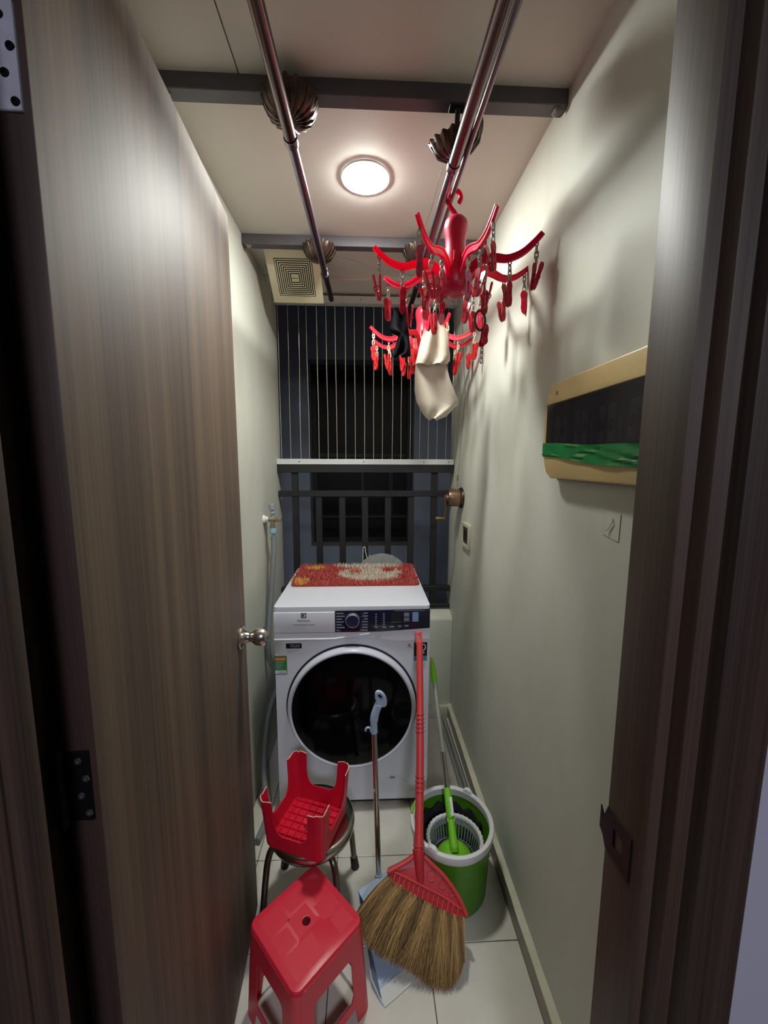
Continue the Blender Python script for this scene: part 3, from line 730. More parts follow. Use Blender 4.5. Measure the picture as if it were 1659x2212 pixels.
w_b = wire([(XR-.046, 1.898, 1.28), (XR-.034, 1.83, 1.70), (XR-.12, 1.72, 2.19)], 'second pull wire rising from the winch towards the rear pulley')
cb = part('brass_stop', MB().lathe([(0, 0), (.005, .002), (.005, .022), (.002, .028), (0, .028)], 12, TM((XR-.0295, 1.866, 1.318), (1, 0, 0), (0, 1, 0), (0, 0, 1))), 'copper')
tag(cb, 'small copper wire stop above the crank winch', 'wire stop')

# ------------------------------------------------------------------ tap and hose on the left wall
tpv = thing('water_valve', (XL, 1.78, 1.145), 'tarnished water valve with pale blue coupling on the left wall', 'tap')
yv, zv = 1.78, 1.148
part('escutcheon', MB().lathe([(0, 0), (.020, 0), (.019, .004), (.013, .010), (.0125, .022), (0, .022)], 24, TM((XL+.0003, yv, zv), (0, 1, 0), (0, 0, 1), (1, 0, 0))), 'white_pl', tpv)
part('valve_body', MB().tube([(XL+.018, yv, zv), (XL+.056, yv, zv)], .0105, 18).tube([(XL+.040, yv, zv), (XL+.040, yv, zv-.036)], .009, 16), 'valve', tpv)
part('valve_handle', MB().bar((XL+.052, yv, zv-.001), (XL+.082, yv-.004, zv+.001), .018, .022), 'valve', tpv, bevel=(.003, 2))
part('top_outlet', MB().lathe([(0, 0), (.007, 0), (.007, .016), (.0115, .018), (.0115, .024), (.009, .026), (.009, .036), (.0135, .037), (.0135, .060), (.012, .062), (0, .062)], 20, TM((XL+.040, yv, zv+.008), (1, 0, 0), (0, 1, 0), (0, 0, 1))), 'grey_pl', tpv)
part('nut', MB().lathe([(0, 0), (.012, 0), (.0125, -.010), (0, -.010)], 18, TM((XL+.040, yv, zv-.030), (1, 0, 0), (0, 1, 0), (0, 0, 1))), 'valve', tpv)
part('coupling', MB().lathe([(0, 0), (.015, 0), (.016, -.004), (.016, -.022), (.013, -.026), (.008, -.028), (.008, -.044), (0, -.044)], 12, TM((XL+.041, yv, zv-.040), (1, 0, 0), (0, 1, 0), (0, 0, 1))), 'blue_pl', tpv)
hz = part('inlet_hose', MB().tube(catmull([(XL+.041, yv, zv-.080), (XL+.042, yv-.005, 1.00), (XL+.030, yv-.03, .80), (XL+.022, yv-.06, .66), (XL+.020, yv-.07, .55), (XL+.030, yv-.06, .48), (XL+.060, yv-.03, .44), (XL+.085, yv+.03, .43)], 6), .0115, 14), 'hose', smooth=60)
tag(hz, 'grey rubber inlet hose hanging from the water valve to the washer', 'hose')
dh = part('drain_hose', MB().tube(catmull([(XL+.09, 1.90, .40), (XL+.030, 1.70, .32), (XL+.026, 1.56, .20), (XL+.045, 1.48, .10), (XL+.070, 1.42, .018), (XL+.06, 1.30, .016)], 6), .012, 14), 'hose', smooth=60)
tag(dh, 'grey drain hose lying on the floor left of the washer', 'hose')

# ------------------------------------------------------------------ washing machine
WX0, WX1, WY, WYB, WZ = -.357, .244, 1.452, 2.000, .858
wm = thing('washing_machine', ((WX0+WX1)/2, WY, 0), 'white front-loading washing machine with black porthole', 'washing machine')
wc = (WX0+WX1)/2
DX, DZ, DR = -.060, .447, .252
def FMx(x, z, y=WY): return TM((x, y, z), (1, 0, 0), (0, 0, 1), (0, -1, 0))    # plate coords: x right, y up, thickness towards the room
body = MB()
body.plate([(WX0, .03), (WX1, .03), (WX1, .835), (WX0, .835)], [circ(DR-.006, 64, DX, DZ)[::-1]], .010, FMx(0, 0, WY+.010))
body.box(WX0, WX0+.006, WY+.010, WYB, .03, .835).box(WX1-.006, WX1, WY+.010, WYB, .03, .835).box(WX0+.006, WX1-.006, WYB-.006, WYB, .03, .835).box(WX0+.006, WX1-.006, WY+.010, WYB-.006, .03, .036)
part('cabinet', body, 'washer', wm, smooth=30)
part('kick_plate', MB().box(WX0+.004, WX1-.004, WY+.004, WY+.02, .018, .030).box(WX0+.03, WX1-.03, WY+.05, WY+.07, .004, .03), 'rubber', wm)
for x in (WX0+.05, WX1-.05):
    for y in (WY+.06, WYB-.06):
        part('foot', MB().lathe([(0, 0), (.022, 0), (.022, .008), (.009, .012), (.009, .03), (0, .03)], 18, TM((x, y, 0), (1, 0, 0), (0, 1, 0), (0, 0, 1))), 'rubber', wm)
part('lid', MB().plate(rrect(WX1-WX0, WYB-WY+.004, .016, 5, wc, (WY+WYB)/2-.002), [], .026, TM((0, 0, .833), (1, 0, 0), (0, 1, 0), (0, 0, 1))), 'washer', wm, bevel=(.008, 4), smooth=50)
# fascia: drawer front (left) with finger scoop below, dark control panel (right)
part('drawer', MB().plate([(WX0+.001, .757), (-.124, .757), (-.124, .838), (WX0+.001, .838)], [], .008, FMx(0, 0)), 'washer', wm, bevel=(.002, 2))
scoop = MB(); n = 14; vs = []; fs = []
for i in range(n+1):
    f = i/n; x = WX0+.001+(.365)*f
    zt = .756; zb = .728-.0*f if f < .62 else .728+.02*((f-.62)/.38)
    dep = .010*math.sin(PI*min(1, f*1.05))**.6 if f > 0 else 0
    vs += [(x, WY-.006, zt), (x, WY+.002+dep, zt-.004), (x, WY-.001, zb+.008), (x, WY-.009, zb+.003), (x, WY-.008, zb-.004), (x, WY+.001, zb-.008)]
for i in range(n):
    for j in range(5):
        a = i*6+j; fs.append((a, a+1, a+7, a+6))
scoop.add(vs, fs); part('handle_scoop', scoop, 'washer', wm, smooth=60)
pn = part('control_panel', MB().plate([(-.1225, .757), (.05, .757), (WX1-.001, .769), (WX1-.001, .845), (-.1225, .842)], [], .0075, FMx(0, 0)), 'panel', wm, bevel=(.0012, 2))
part('lower_fascia', MB().plate([(-.1225, .756), (.05, .756), (WX1-.001, .768), (WX1-.001, .724), (.13, .716), (.05, .728), (-.1225, .732)], [], .005, FMx(0, 0)), 'washer', wm, bevel=(.001, 1))
dl = part('dial', MB().lathe([(0, .006), (.0285, .006), (.0285, .012), (.0265, .022), (.0255, .024), (.0235, .0245), (.0232, .0225), (0, .0225)], 48, FMx(-.056, .806)), 'chrome_soft', wm)
part('dial_face', MB().lathe([(0, .0222), (.0232, .0222), (.0225, .0232), (0, .0236)], 40, FMx(-.056, .806)), 'dialface', dl)
PY = WY-.0076
def strip(x0, x1, z, h, m_, y=PY, nm='print_line'): return part(nm, MB().box(x0, x1, y-.0003, y, z-h/2, z+h/2), m_, pn, smooth=None)
for i in range(7):
    z = .833-i*.0113
    wl = (.028, .026, .022, .022, .020, .026, .012)[i]
    strip(-.1185, -.1185+wl+.006*(i % 2), z, .0022, 'print_w'); strip(-.1185, -.1185+wl+.008, z-.0036, .0008, 'print_g')
    wr = (.016, .020, .014, .022, .020, .022, .028)[i]
    strip(.002-wr, .002, z, .0022, 'print_w'); strip(.002-wr-.010, .002, z-.0036, .0008, 'print_g')
for i in range(6):
    strip(.031, .037, .828-i*.0085, .0024, 'print_w'); strip(.060, .068, .829-i*.0085, .0024, 'print_w')
strip(.020, .072, .7795, .0007, 'print_w')
for x0, x1 in ((.028, .042), (.058, .074)): strip(x0, x1, .7755, .0022, 'print_w'); strip(x0+.003, x1-.004, .7715, .0012, 'print_g')
for x0, x1, z in ((.086, .104, .7775), (.118, .132, .779), (.144, .160, .7805)): strip(x0, x1, z, .0022, 'print_w'); strip(x0, x1, z-.004, .0012, 'print_g')
strip(.104, .222, .8405, .0022, 'print_g')
part('display', MB().box(.094, .130, PY-.0004, PY, .797, .831), 'ink', pn, smooth=None)
strip(.090, .134, .7945, .0007, 'print_w'); strip(.140, .166, .796, .0007, 'print_g'); strip(.140, .166, .833, .0006, 'print_g')
for z, h_ in ((.828, .0030), (.822, .0030), (.815, .0018), (.807, .0030), (.801, .0018)): strip(.142, .162, z, h_, 'print_w')
part('start_key', MB().plate(rrect(.024, .038, .002, 2, .186, .815), [], .0008, FMx(0, 0, PY)), 'startkey', pn)
strip(.181, .191, .822, .0008, 'print_w', PY-.0009); strip(.182, .190, .810, .0012, 'print_w', PY-.0009)
TXY = WY-.0084
lg = part('logo', MB().plate([(-.252, .8165), (-.232, .8165), (-.232, .8365), (-.252, .8365)], [circ(.0078, 24, -.242, .8265)[::-1]], .0003, FMx(0, 0, TXY)).plate([(-.2495, .8265), (-.2425, .8335), (-.2425, .8195)], [], .0003, FMx(0, 0, TXY)).plate([(-.2420, .8335), (-.2385, .8265), (-.2420, .8195)], [], .0003, FMx(0, 0, TXY)), 'print_d', wm, smooth=None)
text('lettering', 'Electrolux', .0115, FMx(-.242, .806, TXY), 'print_d', wm)
text('lettering', 'ULTIMATECARE 800 | UltraMix', .0062, FMx(-.242, .789, TXY), 'print_d', wm)
part('door_latch_mark', MB().plate([(.027, .744), (.057, .745), (.055, .738), (.029, .7375)], [], .0006, FMx(0, 0, WY-.005)), 'ring', wm)
text('lettering', 'ultraMix', .0052, FMx(.042, .733, WY-.0051), 'print_g', wm)
# porthole door
ringp = MB().lathe([(DR-.022, -.006), (DR-.006, -.006), (DR-.001, .000), (DR, .014), (DR-.003, .027), (DR-.008, .035), (DR-.012, .0365), (DR-.016, .034), (DR-.019, .029), (DR-.022, .020)], 96, FMx(DX, DZ), closed=True)
part('gasket', MB().lathe([(DR-.012, -.002), (DR+.006, -.002), (DR+.0065, .002), (DR-.012, .002)], 96, FMx(DX, DZ), closed=True), 'rubber', wm)
dr = part('door', ringp, 'ring', wm, smooth=60)
part('glass', MB().lathe([(0, .040), (.10, .039), (.17, .036), (DR-.026, .032), (DR-.017, .029), (DR-.017, .024), (0, .024)], 96, FMx(DX, DZ)), 'porthole', dr, smooth=60)
part('filter_cover', MB().plate([(.02+.165*i/24, .058+.072*math.sin(PI*i/24)**.55) for i in range(25)]+[(.185-.165*i/12, .056) for i in range(1, 12)], [], .0016, FMx(0, 0)), 'washer_side', wm, bevel=(.0006, 1))
part('filter_tab', MB().box(.092, .112, WY-.003, WY-.0014, .124, .132), 'print_g', wm, bevel=(.0006, 1))
# stickers
SY = WY-.0006
s1 = part('warranty_sticker', MB().plate(rrect(.104, .050, .003, 3, -.303, .689), [], .0005, FMx(0, 0)), 'st_white', wm, smooth=None, label='white registration sticker with black heading')
part('sticker_heading', MB().plate(rrect(.060, .021, .002, 2, -.2835, .7015), [], .0003, FMx(0, 0, SY)), 'st_black', s1, smooth=None)
text('lettering', 'SIMPLY SCAN', .0062, FMx(-.279, .705, SY-.0004), 'print_w', s1); text('lettering', 'TO REGISTER', .0062, FMx(-.279, .698, SY-.0004), 'print_w', s1)
for k, (a, b) in enumerate(((-.311, -.262), (-.311, -.270), (-.311, -.290))):
    part('print_line', MB().box(a, b, SY-.0003, SY, .6845-k*.005, .6855-k*.005), 'print_g', s1, smooth=None)
s2 = part('energy_sticker', MB().plate(rrect(.049, .076, .003, 3, -.336, .623), [], .0005, FMx(0, 0)), 'st_green', wm, smooth=None, label='green energy label sticker')
part('star_band', MB().plate(rrect(.040, .014, .004, 3, -.336, .648), [], .0003, FMx(0, 0, SY)), 'st_orange', s2, smooth=None)
for k in range(5):
    cxs = -.352+k*.008
    part('star', MB().plate([((.0034 if j % 2 == 0 else .0015)*math.sin(2*PI*j/10)+cxs, (.0034 if j % 2 == 0 else .0015)*math.cos(2*PI*j/10)+.649) for j in range(10)], [], .0003, FMx(0, 0, SY-.0003)), 'mat_yellow', s2, smooth=None)
for k in range(5): part('print_line', MB().box(-.354, (-.322, -.330, -.326, -.336, -.330)[k], SY-.0003, SY, .634-k*.006, .6352-k*.006), 'print_w', s2, smooth=None)
part('sticker_footer', MB().plate(rrect(.044, .014, .002, 2, -.336, .595), [], .0003, FMx(0, 0, SY)), 'st_white', s2, smooth=None)
for k in range(2): part('print_line', MB().box(-.344, -.318, SY-.0006, SY-.0003, .596-k*.005, .597-k*.005), 'print_g', s2, smooth=None)
s3 = part('guarantee_sticker', MB().plate(rrect(.052, .057, .001, 1, .209, .679), [], .0005, FMx(0, 0)), 'st_black', wm, smooth=None, label='black ten year guarantee sticker')
text('lettering', '10', .040, FMx(.211, .686, SY-.0001), 'st_white', s3); text('lettering', 'YEAR', .0140, FMx(.209, .6645, SY-.0001), 'st_white', s3)
part('teal_band', MB().plate(rrect(.052, .019, .001, 1, .209, .640), [], .0005, FMx(0, 0)), 'st_teal', s3, smooth=None)
part('footer', MB().plate(rrect(.052, .034, .003, 2, .209, .612), [], .0005, FMx(0, 0)), 'st_white', s3, smooth=None)
for k in range(3): part('print_line', MB().box(.188, .228, SY-.0003, SY, .621-k*.008, .6225-k*.008), 'print_g', s3, smooth=None)
wl_ = part('wool_mark', MB().plate([(.158, .694), (.160, .6905), (.170, .6905), (.172, .694), (.167, .703), (.163, .703)], [circ(.002, 8, .165, .696)[::-1]], .0003, FMx(0, 0)), 'print_g', wm, smooth=None)
part('print_line', MB().box(.155, .176, WY-.0003, WY, .6855, .687), 'print_g', wl_, smooth=None)
# ------------------------------------------------------------------ shaggy mat on the washer
mt = thing('bath_mat', (wc, 1.85, WZ+.001), 'shaggy red bath mat with cream and yellow patches on the washing machine', 'mat')
MX0, MX1, MY0, MY1 = -.338, .236, 1.690, 1.998
MZ = WZ+.0015
part('backing', MB().plate(rrect(MX1-MX0, MY1-MY0, .022, 5, (MX0+MX1)/2, (MY0+MY1)/2), [], .006, TM((0, 0, MZ), (1, 0, 0), (0, 1, 0), (0, 0, 1))), 'mat_edge', mt, bevel=(.002, 2))
pile = MB()
def colour(x, y):
    u = (x-MX0)/(MX1-MX0); v = (y-MY0)/(MY1-MY0)
    if ((u-.14)/.085)**2+((v-.80)/.10)**2 < 1: return 2
    if ((u-.075)/.065)**2+((v-.12)/.11)**2 < 1: return 2
    e = ((u-.62)/.27)**2+((v-.42)/.34)**2; f2 = ((u-.60)/.30)**2+((v-.90)/.13)**2
    h1 = ((u-.49)/.055)**2+((v-.55)/.10)**2; h2 = ((u-.76)/.055)**2+((v-.62)/.12)**2; h3 = ((u-.87)/.04)**2+((v-.35)/.09)**2
    if (e < 1 and h1 > 1 and h2 > 1 and h3 > 1) or f2 < 1: return 1
    return 0
N = 0
step = .0047; yy = MY0+.004
while yy < MY1-.003:
    xx = MX0+.004
    while xx < MX1-.003:
        x = xx+random.uniform(-.002, .002); y = yy+random.uniform(-.002, .002)
        cxd = max(0, max(MX0+.022-x, x-(MX1-.022))); cyd = max(0, max(MY0+.022-y, y-(MY1-.022)))
        if math.hypot(cxd, cyd) < .020:
            h_ = random.uniform(.010, .024); lx, ly = random.gauss(0, .007), random.gauss(-.002, .007)
            w_ = .0021; a = random.uniform(0, 2*PI); ca, sa = math.cos(a)*w_, math.sin(a)*w_
            z = MZ+.005
            x2 = min(max(x+lx, MX0-.004), MX1+.003); y2 = min(max(y+ly, MY0-.006), MY1-.001)
            pile.add([(x-ca, y-sa, z), (x+ca, y+sa, z), (x-sa*.8, y+ca*.8, z), (x2-ca*.5, y2-sa*.5, z+h_), (x2+ca*.5, y2+sa*.5, z+h_), (x2-sa*.4, y2+ca*.4, z+h_)],
                     [(0, 1, 4, 3), (1, 2, 5, 4), (2, 0, 3, 5), (3, 4, 5)], colour(x, y))
        xx += step
    yy += step
part('pile', pile, ['mat_red', 'mat_cream', 'mat_yellow'], mt, smooth=None, kind='stuff')

# things behind the washer
lid = part('round_lid', MB().lathe([(0, -.010), (.142, -.010), (.150, -.004), (.150, .004), (.130, .012), (.060, .020), (0, .022)], 48, TM((.080, 2.052, .768), (1, 0, 0), (0, .12, .993), (0, -.993, .12))), 'stone', smooth=50)
tag(lid, 'grey speckled round lid leaning on the railing behind the mat', 'lid')
hk = part('wire_hook', MB().tube(catmull([(-.022, 2.070, .80), (-.022, 2.068, .93), (-.018, 2.067, .953), (-.010, 2.068, .950), (-.008, 2.069, .925), (.002, 2.068, .89), (.012, 2.066, .885), (.016, 2.068, .91)], 5), .0022, 8), 'white_pl', smooth=60)
tag(hk, 'bent white wire hook against the railing behind the mat', 'hook')

# ------------------------------------------------------------------ stools
def stool_leg_frame(H, hs, hf, wall, broken=None):
    """square plastic stool, seat half-width hs at height H, feet half-width hf at floor. returns builder in local coordinates, seat up"""
    pass
def red_stool(name, loc, rotz, H, hs, hf, cut, material, label, flip=False):
    t = thing(name, loc, label, 'stool', 'red plastic stools')
    t.rotation_euler = (PI if flip else 0, 0, rotz)
    base = cut           # height (from the floor) at which the legs end: 0 = complete
    def half(z): return hf+(hs-hf)*z/H
    wall = .0028
    # seat: rounded square with a hole and raised tile relief
    sm = MB().plate(rrect(2*hs, 2*hs, .018, 6), [circ(.0105, 20)[::-1]], .004, TM((0, 0, H-.004), (1, 0, 0), (0, 1, 0), (0, 0, 1)))
    seat = part('seat', sm, material, t, local=True, bevel=(.0016, 2), smooth=40)
    # rounded shoulder ring between seat and sides
    sh_ = MB(); prof = [(0, 0), (.0016, -.0012), (.0032, -.004), (.0042, -.009)]
    loops = []
    for dx, dz in prof:
        loops.append([(x, y, H-.0006+dz) for x, y in rrect(2*(hs-.001+dx), 2*(hs-.001+dx), .018+dx, 6)])
    nn = len(loops[0]); vs = [p for l in loops for p in l]; fs = []
    for i in range(len(loops)-1):
        for j in range(nn): fs.append((i*nn+j, i*nn+(j+1) % nn, (i+1)*nn+(j+1) % nn, (i+1)*nn+j))
    sh_.add(vs, fs); part('shoulder', sh_, material, t, local=True, smooth=60)
    if not flip:
        q4 = hs*.86; cells = [(-q4, -q4, -.004, -.30*q4), (-q4, -.26*q4, -.45*q4, q4*.30), (-q4, .36*q4, -.30*q4, q4), (-.24*q4, .48*q4, .45*q4, q4), (.5*q4, .20*q4, q4, q4), (.34*q4, -.40*q4, q4, .14*q4), (.04, -q4, q4, -.46*q4), (-.40*q4, -.26*q4, .28*q4, .42*q4)]
        for x0, y0, x1, y1 in cells:
            if x1-x0 < .01 or y1-y0 < .01: continue
            hole = [circ(.0125, 16)[::-1]] if (x0 < -.013 and x1 > .013 and y0 < -.013 and y1 > .013) else []
            part('relief_tile', MB().plate(rrect(x1-x0-.003, y1-y0-.003, .002, 2, (x0+x1)/2, (y0+y1)/2), hole, .0005, TM((0, 0, H-.0001), (1, 0, 0), (0, 1, 0), (0, 0, 1))), material, seat, local=True)
    else:
        for k in range(-3, 4):
            for ax in (0, 1):
                p = k*hs*.27
                m_ = MB().box(p-.0009, p+.0009, -hs*.93, hs*.93, H-.010, H-.0038) if ax == 0 else MB().box(-hs*.93, hs*.93, p-.0009, p+.0009, H-.010, H-.0038)
                part('rib', m_, material, seat, local=True)
        for i in range(-3, 3):
            for j in range(-3, 3):
                if (i*7+j*5) % 3 == 0: continue
                part('dimple', MB().tube([(hs*.27*(i+.5)+.0032*math.cos(2*PI*q_/8), hs*.27*(j+.5)+.0032*math.sin(2*PI*q_/8), H-.0045) for q_ in range(8)], .0010, 5, closed=True), material, seat, local=True)
    # four sides, each with an arched opening, joined by rounded corner legs
    CR = .022; broken = base > 0
    ap, lw = (.20, .30) if broken else (.25, .34)
    zt = H-.008; zs = H*(1-ap)
    def hh(z): return half(z)+.0032
    for k in range(4):
        rot = Matrix.Rotation(k*PI/2, 4, 'Z')
        def pt(s_, z, off=0): h_ = hh(z); return Vector((s_*(h_-CR), h_-off, z))
        jag = [base+.003*math.sin(k*2.1+q_*1.1)+random.uniform(-.001, .001) for q_ in range(8)]
        arch_r = [(1-lw, zs*.92), (1-lw*1.06, zs*.965), (1-lw*1.2, zs*.99), (1-lw*1.4, zs)] if not broken else [(1-lw, zs*.80), (1-lw*1.12, zs*.89), (1-lw*1.45, zs*.96), (1-lw*1.95, zs)]
        arch_l = [(-a_, b_) for a_, b_ in reversed(arch_r)]
        if broken:
            outer = [(-1, zt), (1, zt)]+[(1-lw*q_/2, jag[q_]) for q_ in range(3)]+[(1-lw, zs*.70)]+arch_r+arch_l+[(-1+lw, zs*.70)]+[(-1+lw*(2-q_)/2, jag[4+q_]) for q_ in range(3)]
            loops_ = [outer]
        else:
            outer = [(-1, 0), (-1, zt), (1, zt), (1, 0), (1-lw*.75, 0), (1-lw*.9, .048), (-1+lw*.9, .048), (-1+lw*.75, 0)]
            loops_ = [outer, [(-1+lw*1.25, .074), (1-lw*1.25, .074), (1-lw, .090)]+arch_r+arch_l+[(-1+lw, .090)]]
        tri = geometry.tessellate_polygon([[Vector((a_, b_*8, 0)) for a_, b_ in l] for l in loops_])
        flat = [p for l in loops_ for p in l]; n_ = len(flat)
        vv = [rot @ pt(a_, b_) for a_, b_ in flat]+[rot @ pt(a_, b_, wall) for a_, b_ in flat]
        fs = [tuple(x) for x in tri]+[tuple(n_+i for i in reversed(x)) for x in tri]; o_ = 0; edge = []; pale = []
        for l in loops_:
            for i in range(len(l)):
                a_ = o_+i; b_ = o_+(i+1) % len(l); f_ = (a_, b_, b_+n_, a_+n_)
                (pale if broken and l[i][1] < base+.012 and l[(i+1) % len(l)][1] < base+.012 else edge).append(f_)
            o_ += len(l)
        m_ = MB().add(vv, fs+edge)
        if pale: m_.add(vv, pale, 1)
        part('side', m_, [material, 'broken'] if broken else [material], t, local=True, smooth=30)
        # corner leg
        nz, na = 8, 6; ov, iv = [], []
        for i in range(nz+1):
            for j in range(na+1):
                a_ = R(90*j/na); zb = base+(.003*math.sin(j*.9+k) if broken else 0); z = zb+(zt-zb)*i/nz; h_ = hh(z)
                ov.append(rot @ Vector((h_-CR+CR*math.cos(a_), h_-CR+CR*math.sin(a_), z)))
                iv.append(rot @ Vector((h_-CR+(CR-wall)*math.cos(a_), h_-CR+(CR-wall)*math.sin(a_), z)))
        W_ = na+1; o_ = len(ov); fs = []
        for i in range(nz):
            for j in range(na):
                q_ = i*W_+j; fs += [(q_, q_+1, q_+W_+1, q_+W_), (o_+q_, o_+q_+W_, o_+q_+W_+1, o_+q_+1)]
        m_ = MB().add(ov+iv, fs)
        m_.add(ov+iv, [(j, o_+j, o_+j+1, j+1) for j in range(na)], 1 if broken else 0)
        part('leg', m_, [material, 'broken'] if broken else [material], t, local=True, smooth=40)
    return t
red_stool('plastic_stool', (-.155, .856, 0), R(44), .262, .1005, .113, 0, 'redstool', 'red plastic stool standing upright in front with a round finger hole')
SEATZ = .302
red_stool('plastic_stool', (-.182, 1.072, SEATZ+.0015+.262), R(-20), .262, .0885, .106, .262-.156, 'redstool2', 'broken red plastic stool lying upside down on the metal stool', flip=True)

ms = thing('metal_stool', (-.173, 1.108, 0), 'round stainless steel stool in front of the washing machine', 'stool')
part('seat', MB().lathe([(0, SEATZ-.034), (.120, SEATZ-.034), (.129, SEATZ-.030), (.132, SEATZ-.020), (.131, SEATZ-.006), (.126, SEATZ), (.118, SEATZ+.001), (.110, SEATZ-.001), (0, SEATZ-.001)], 64, TM((-.173, 1.108, 0), (1, 0, 0), (0, 1, 0), (0, 0, 1))), 'seatsteel', ms, smooth=50)
for a in (R(38), R(136), R(203), R(306)):
    c_, s_ = math.cos(a), math.sin(a)
    def pp(r, z): return (-.173+r*c_, 1.108+r*s_, z)
    part('leg', MB().tube(catmull([pp(.050, SEATZ-.040), pp(.095, SEATZ-.042), pp(.124, SEATZ-.052), pp(.138, SEATZ-.085), pp(.148, .15), pp(.160, .03)], 5), .0098, 16), 'legsteel', ms, smooth=60)
    part('rubber_foot', MB().tube([pp(.158, .042), pp(.1635, .001)], [.0125, .0145], 16), 'rubber', ms)

# ------------------------------------------------------------------ broom
T0 = Vector((.197, 1.412, .765)); bd = Vector((-.031, -.569, -.822)).normalized()
bxv = Vector((1, -.018, -.026)); bxv = (bxv-bd*bxv.dot(bd)).normalized(); bn = bxv.cross(bd)     # plane axes
if bn.y > 0: bn = -bn                                                      # bn points towards the camera
def bp(s, l, o=0): return T0+bxv*s+bd*l+bn*o
br_ = thing('broom', bp(0, .93), 'grass broom with coral red plastic handle leaning on the washing machine', 'broom')
hd = [(0, .036), (-.004, .20), (-.010, .40), (-.020, .60), (-.024, .665)]
part('handle', MB().tube([bp(s, l, .003) for s, l in hd], [.0118, .0122, .0125, .0135, .0150], 20), 'broomred', br_, smooth=50)
part('hang_tab', MB().plate(rrect(.025, .046, .004, 3, 0, .018), [rrect(.0095, .020, .0045, 4, .0, .014)[::-1]], .014, TM(bp(0, 0, -.004), bxv, bd, -bn if (bxv.cross(bd)).dot(-bn) > 0 else bn)), 'broomred', br_, bevel=(.0015, 2))
for l in (.275, .288, .301, .314, .327, .455, .468, .481, .494, .630, .642):
    s = -.010*l/.4 if l < .42 else -.010-.010*(l-.4)/.2
    part('grip_ring', MB().lathe([(.010, -.0025), (.0150 if l < .6 else .0168, -.0022), (.0156 if l < .6 else .0175, 0), (.0150 if l < .6 else .0168, .0022), (.010, .0025)], 20, TM(bp(s, l, .003), *frame_from(bd)), closed=True), 'broomred', br_)
# head: curved triangular plate with recessed panel, comb of slots
HM = TM(bp(0, 0, -.012), bxv, bd, bn)
def hmirror(pts): return pts
head = [(-.040, .652), (-.008, .652), (.010, .668), (.050, .697), (.090, .742), (.113, .780), (.108, .793), (.098, .793), (.060, .783), (.020, .770), (-.030, .748), (-.070, .727), (-.104, .708), (-.119, .697), (-.116, .685), (-.090, .676), (-.062, .664)]
hb = part('head', MB().plate(head, [], .020, HM), 'broomred_d', br_, bevel=(.005, 3), smooth=50)
rimpts = [bp(s, l, .010) for s, l in [(-.116, .690), (-.088, .679), (-.060, .667), (-.040, .655)]]; rim2 = [bp(s, l, .010) for s, l in [(-.008, .655), (.012, .671), (.050, .700), (.088, .744), (.110, .786)]]
part('head_rim', MB().tube(catmull(rimpts, 4), .0062, 10), 'broomred', hb, smooth=60); part('head_rim', MB().tube(catmull(rim2, 4), .0062, 10), 'broomred', hb, smooth=60)
part('socket', MB().tube([bp(-.024, .640, .004), bp(-.021, .70, .008), bp(-.018, .722, .004)], [.0175, .0125, .006], 16), 'broomred_d', hb, smooth=50)
barp = [bp(s, l, .0095) for s, l in [(-.098, .690), (-.050, .708), (.000, .728), (.050, .748), (.095, .772)]]
part('head_rail', MB().tube(catmull(barp, 4), .0036, 8), 'broomred', hb, smooth=60)
for k in range(14):
    f = (k+.5)/14; s = -.104+.196*f; l = .7065+.0785*f-.002
    part('comb_rib', MB().tube([bp(s+.003, l-.013, .0095), bp(s-.004, l+.010, .0100)], .0030, 8), 'broomred', hb)
for s, l, r_ in ((.012, .698, .013), (.044, .718, .010), (.069, .738, .007)):
    part('loop', MB().tube([bp(s+r_*math.cos(2*PI*j/18), l+r_*math.sin(2*PI*j/18), .0090) for j in range(18)], .0018, 6, closed=True), 'broomred', hb)
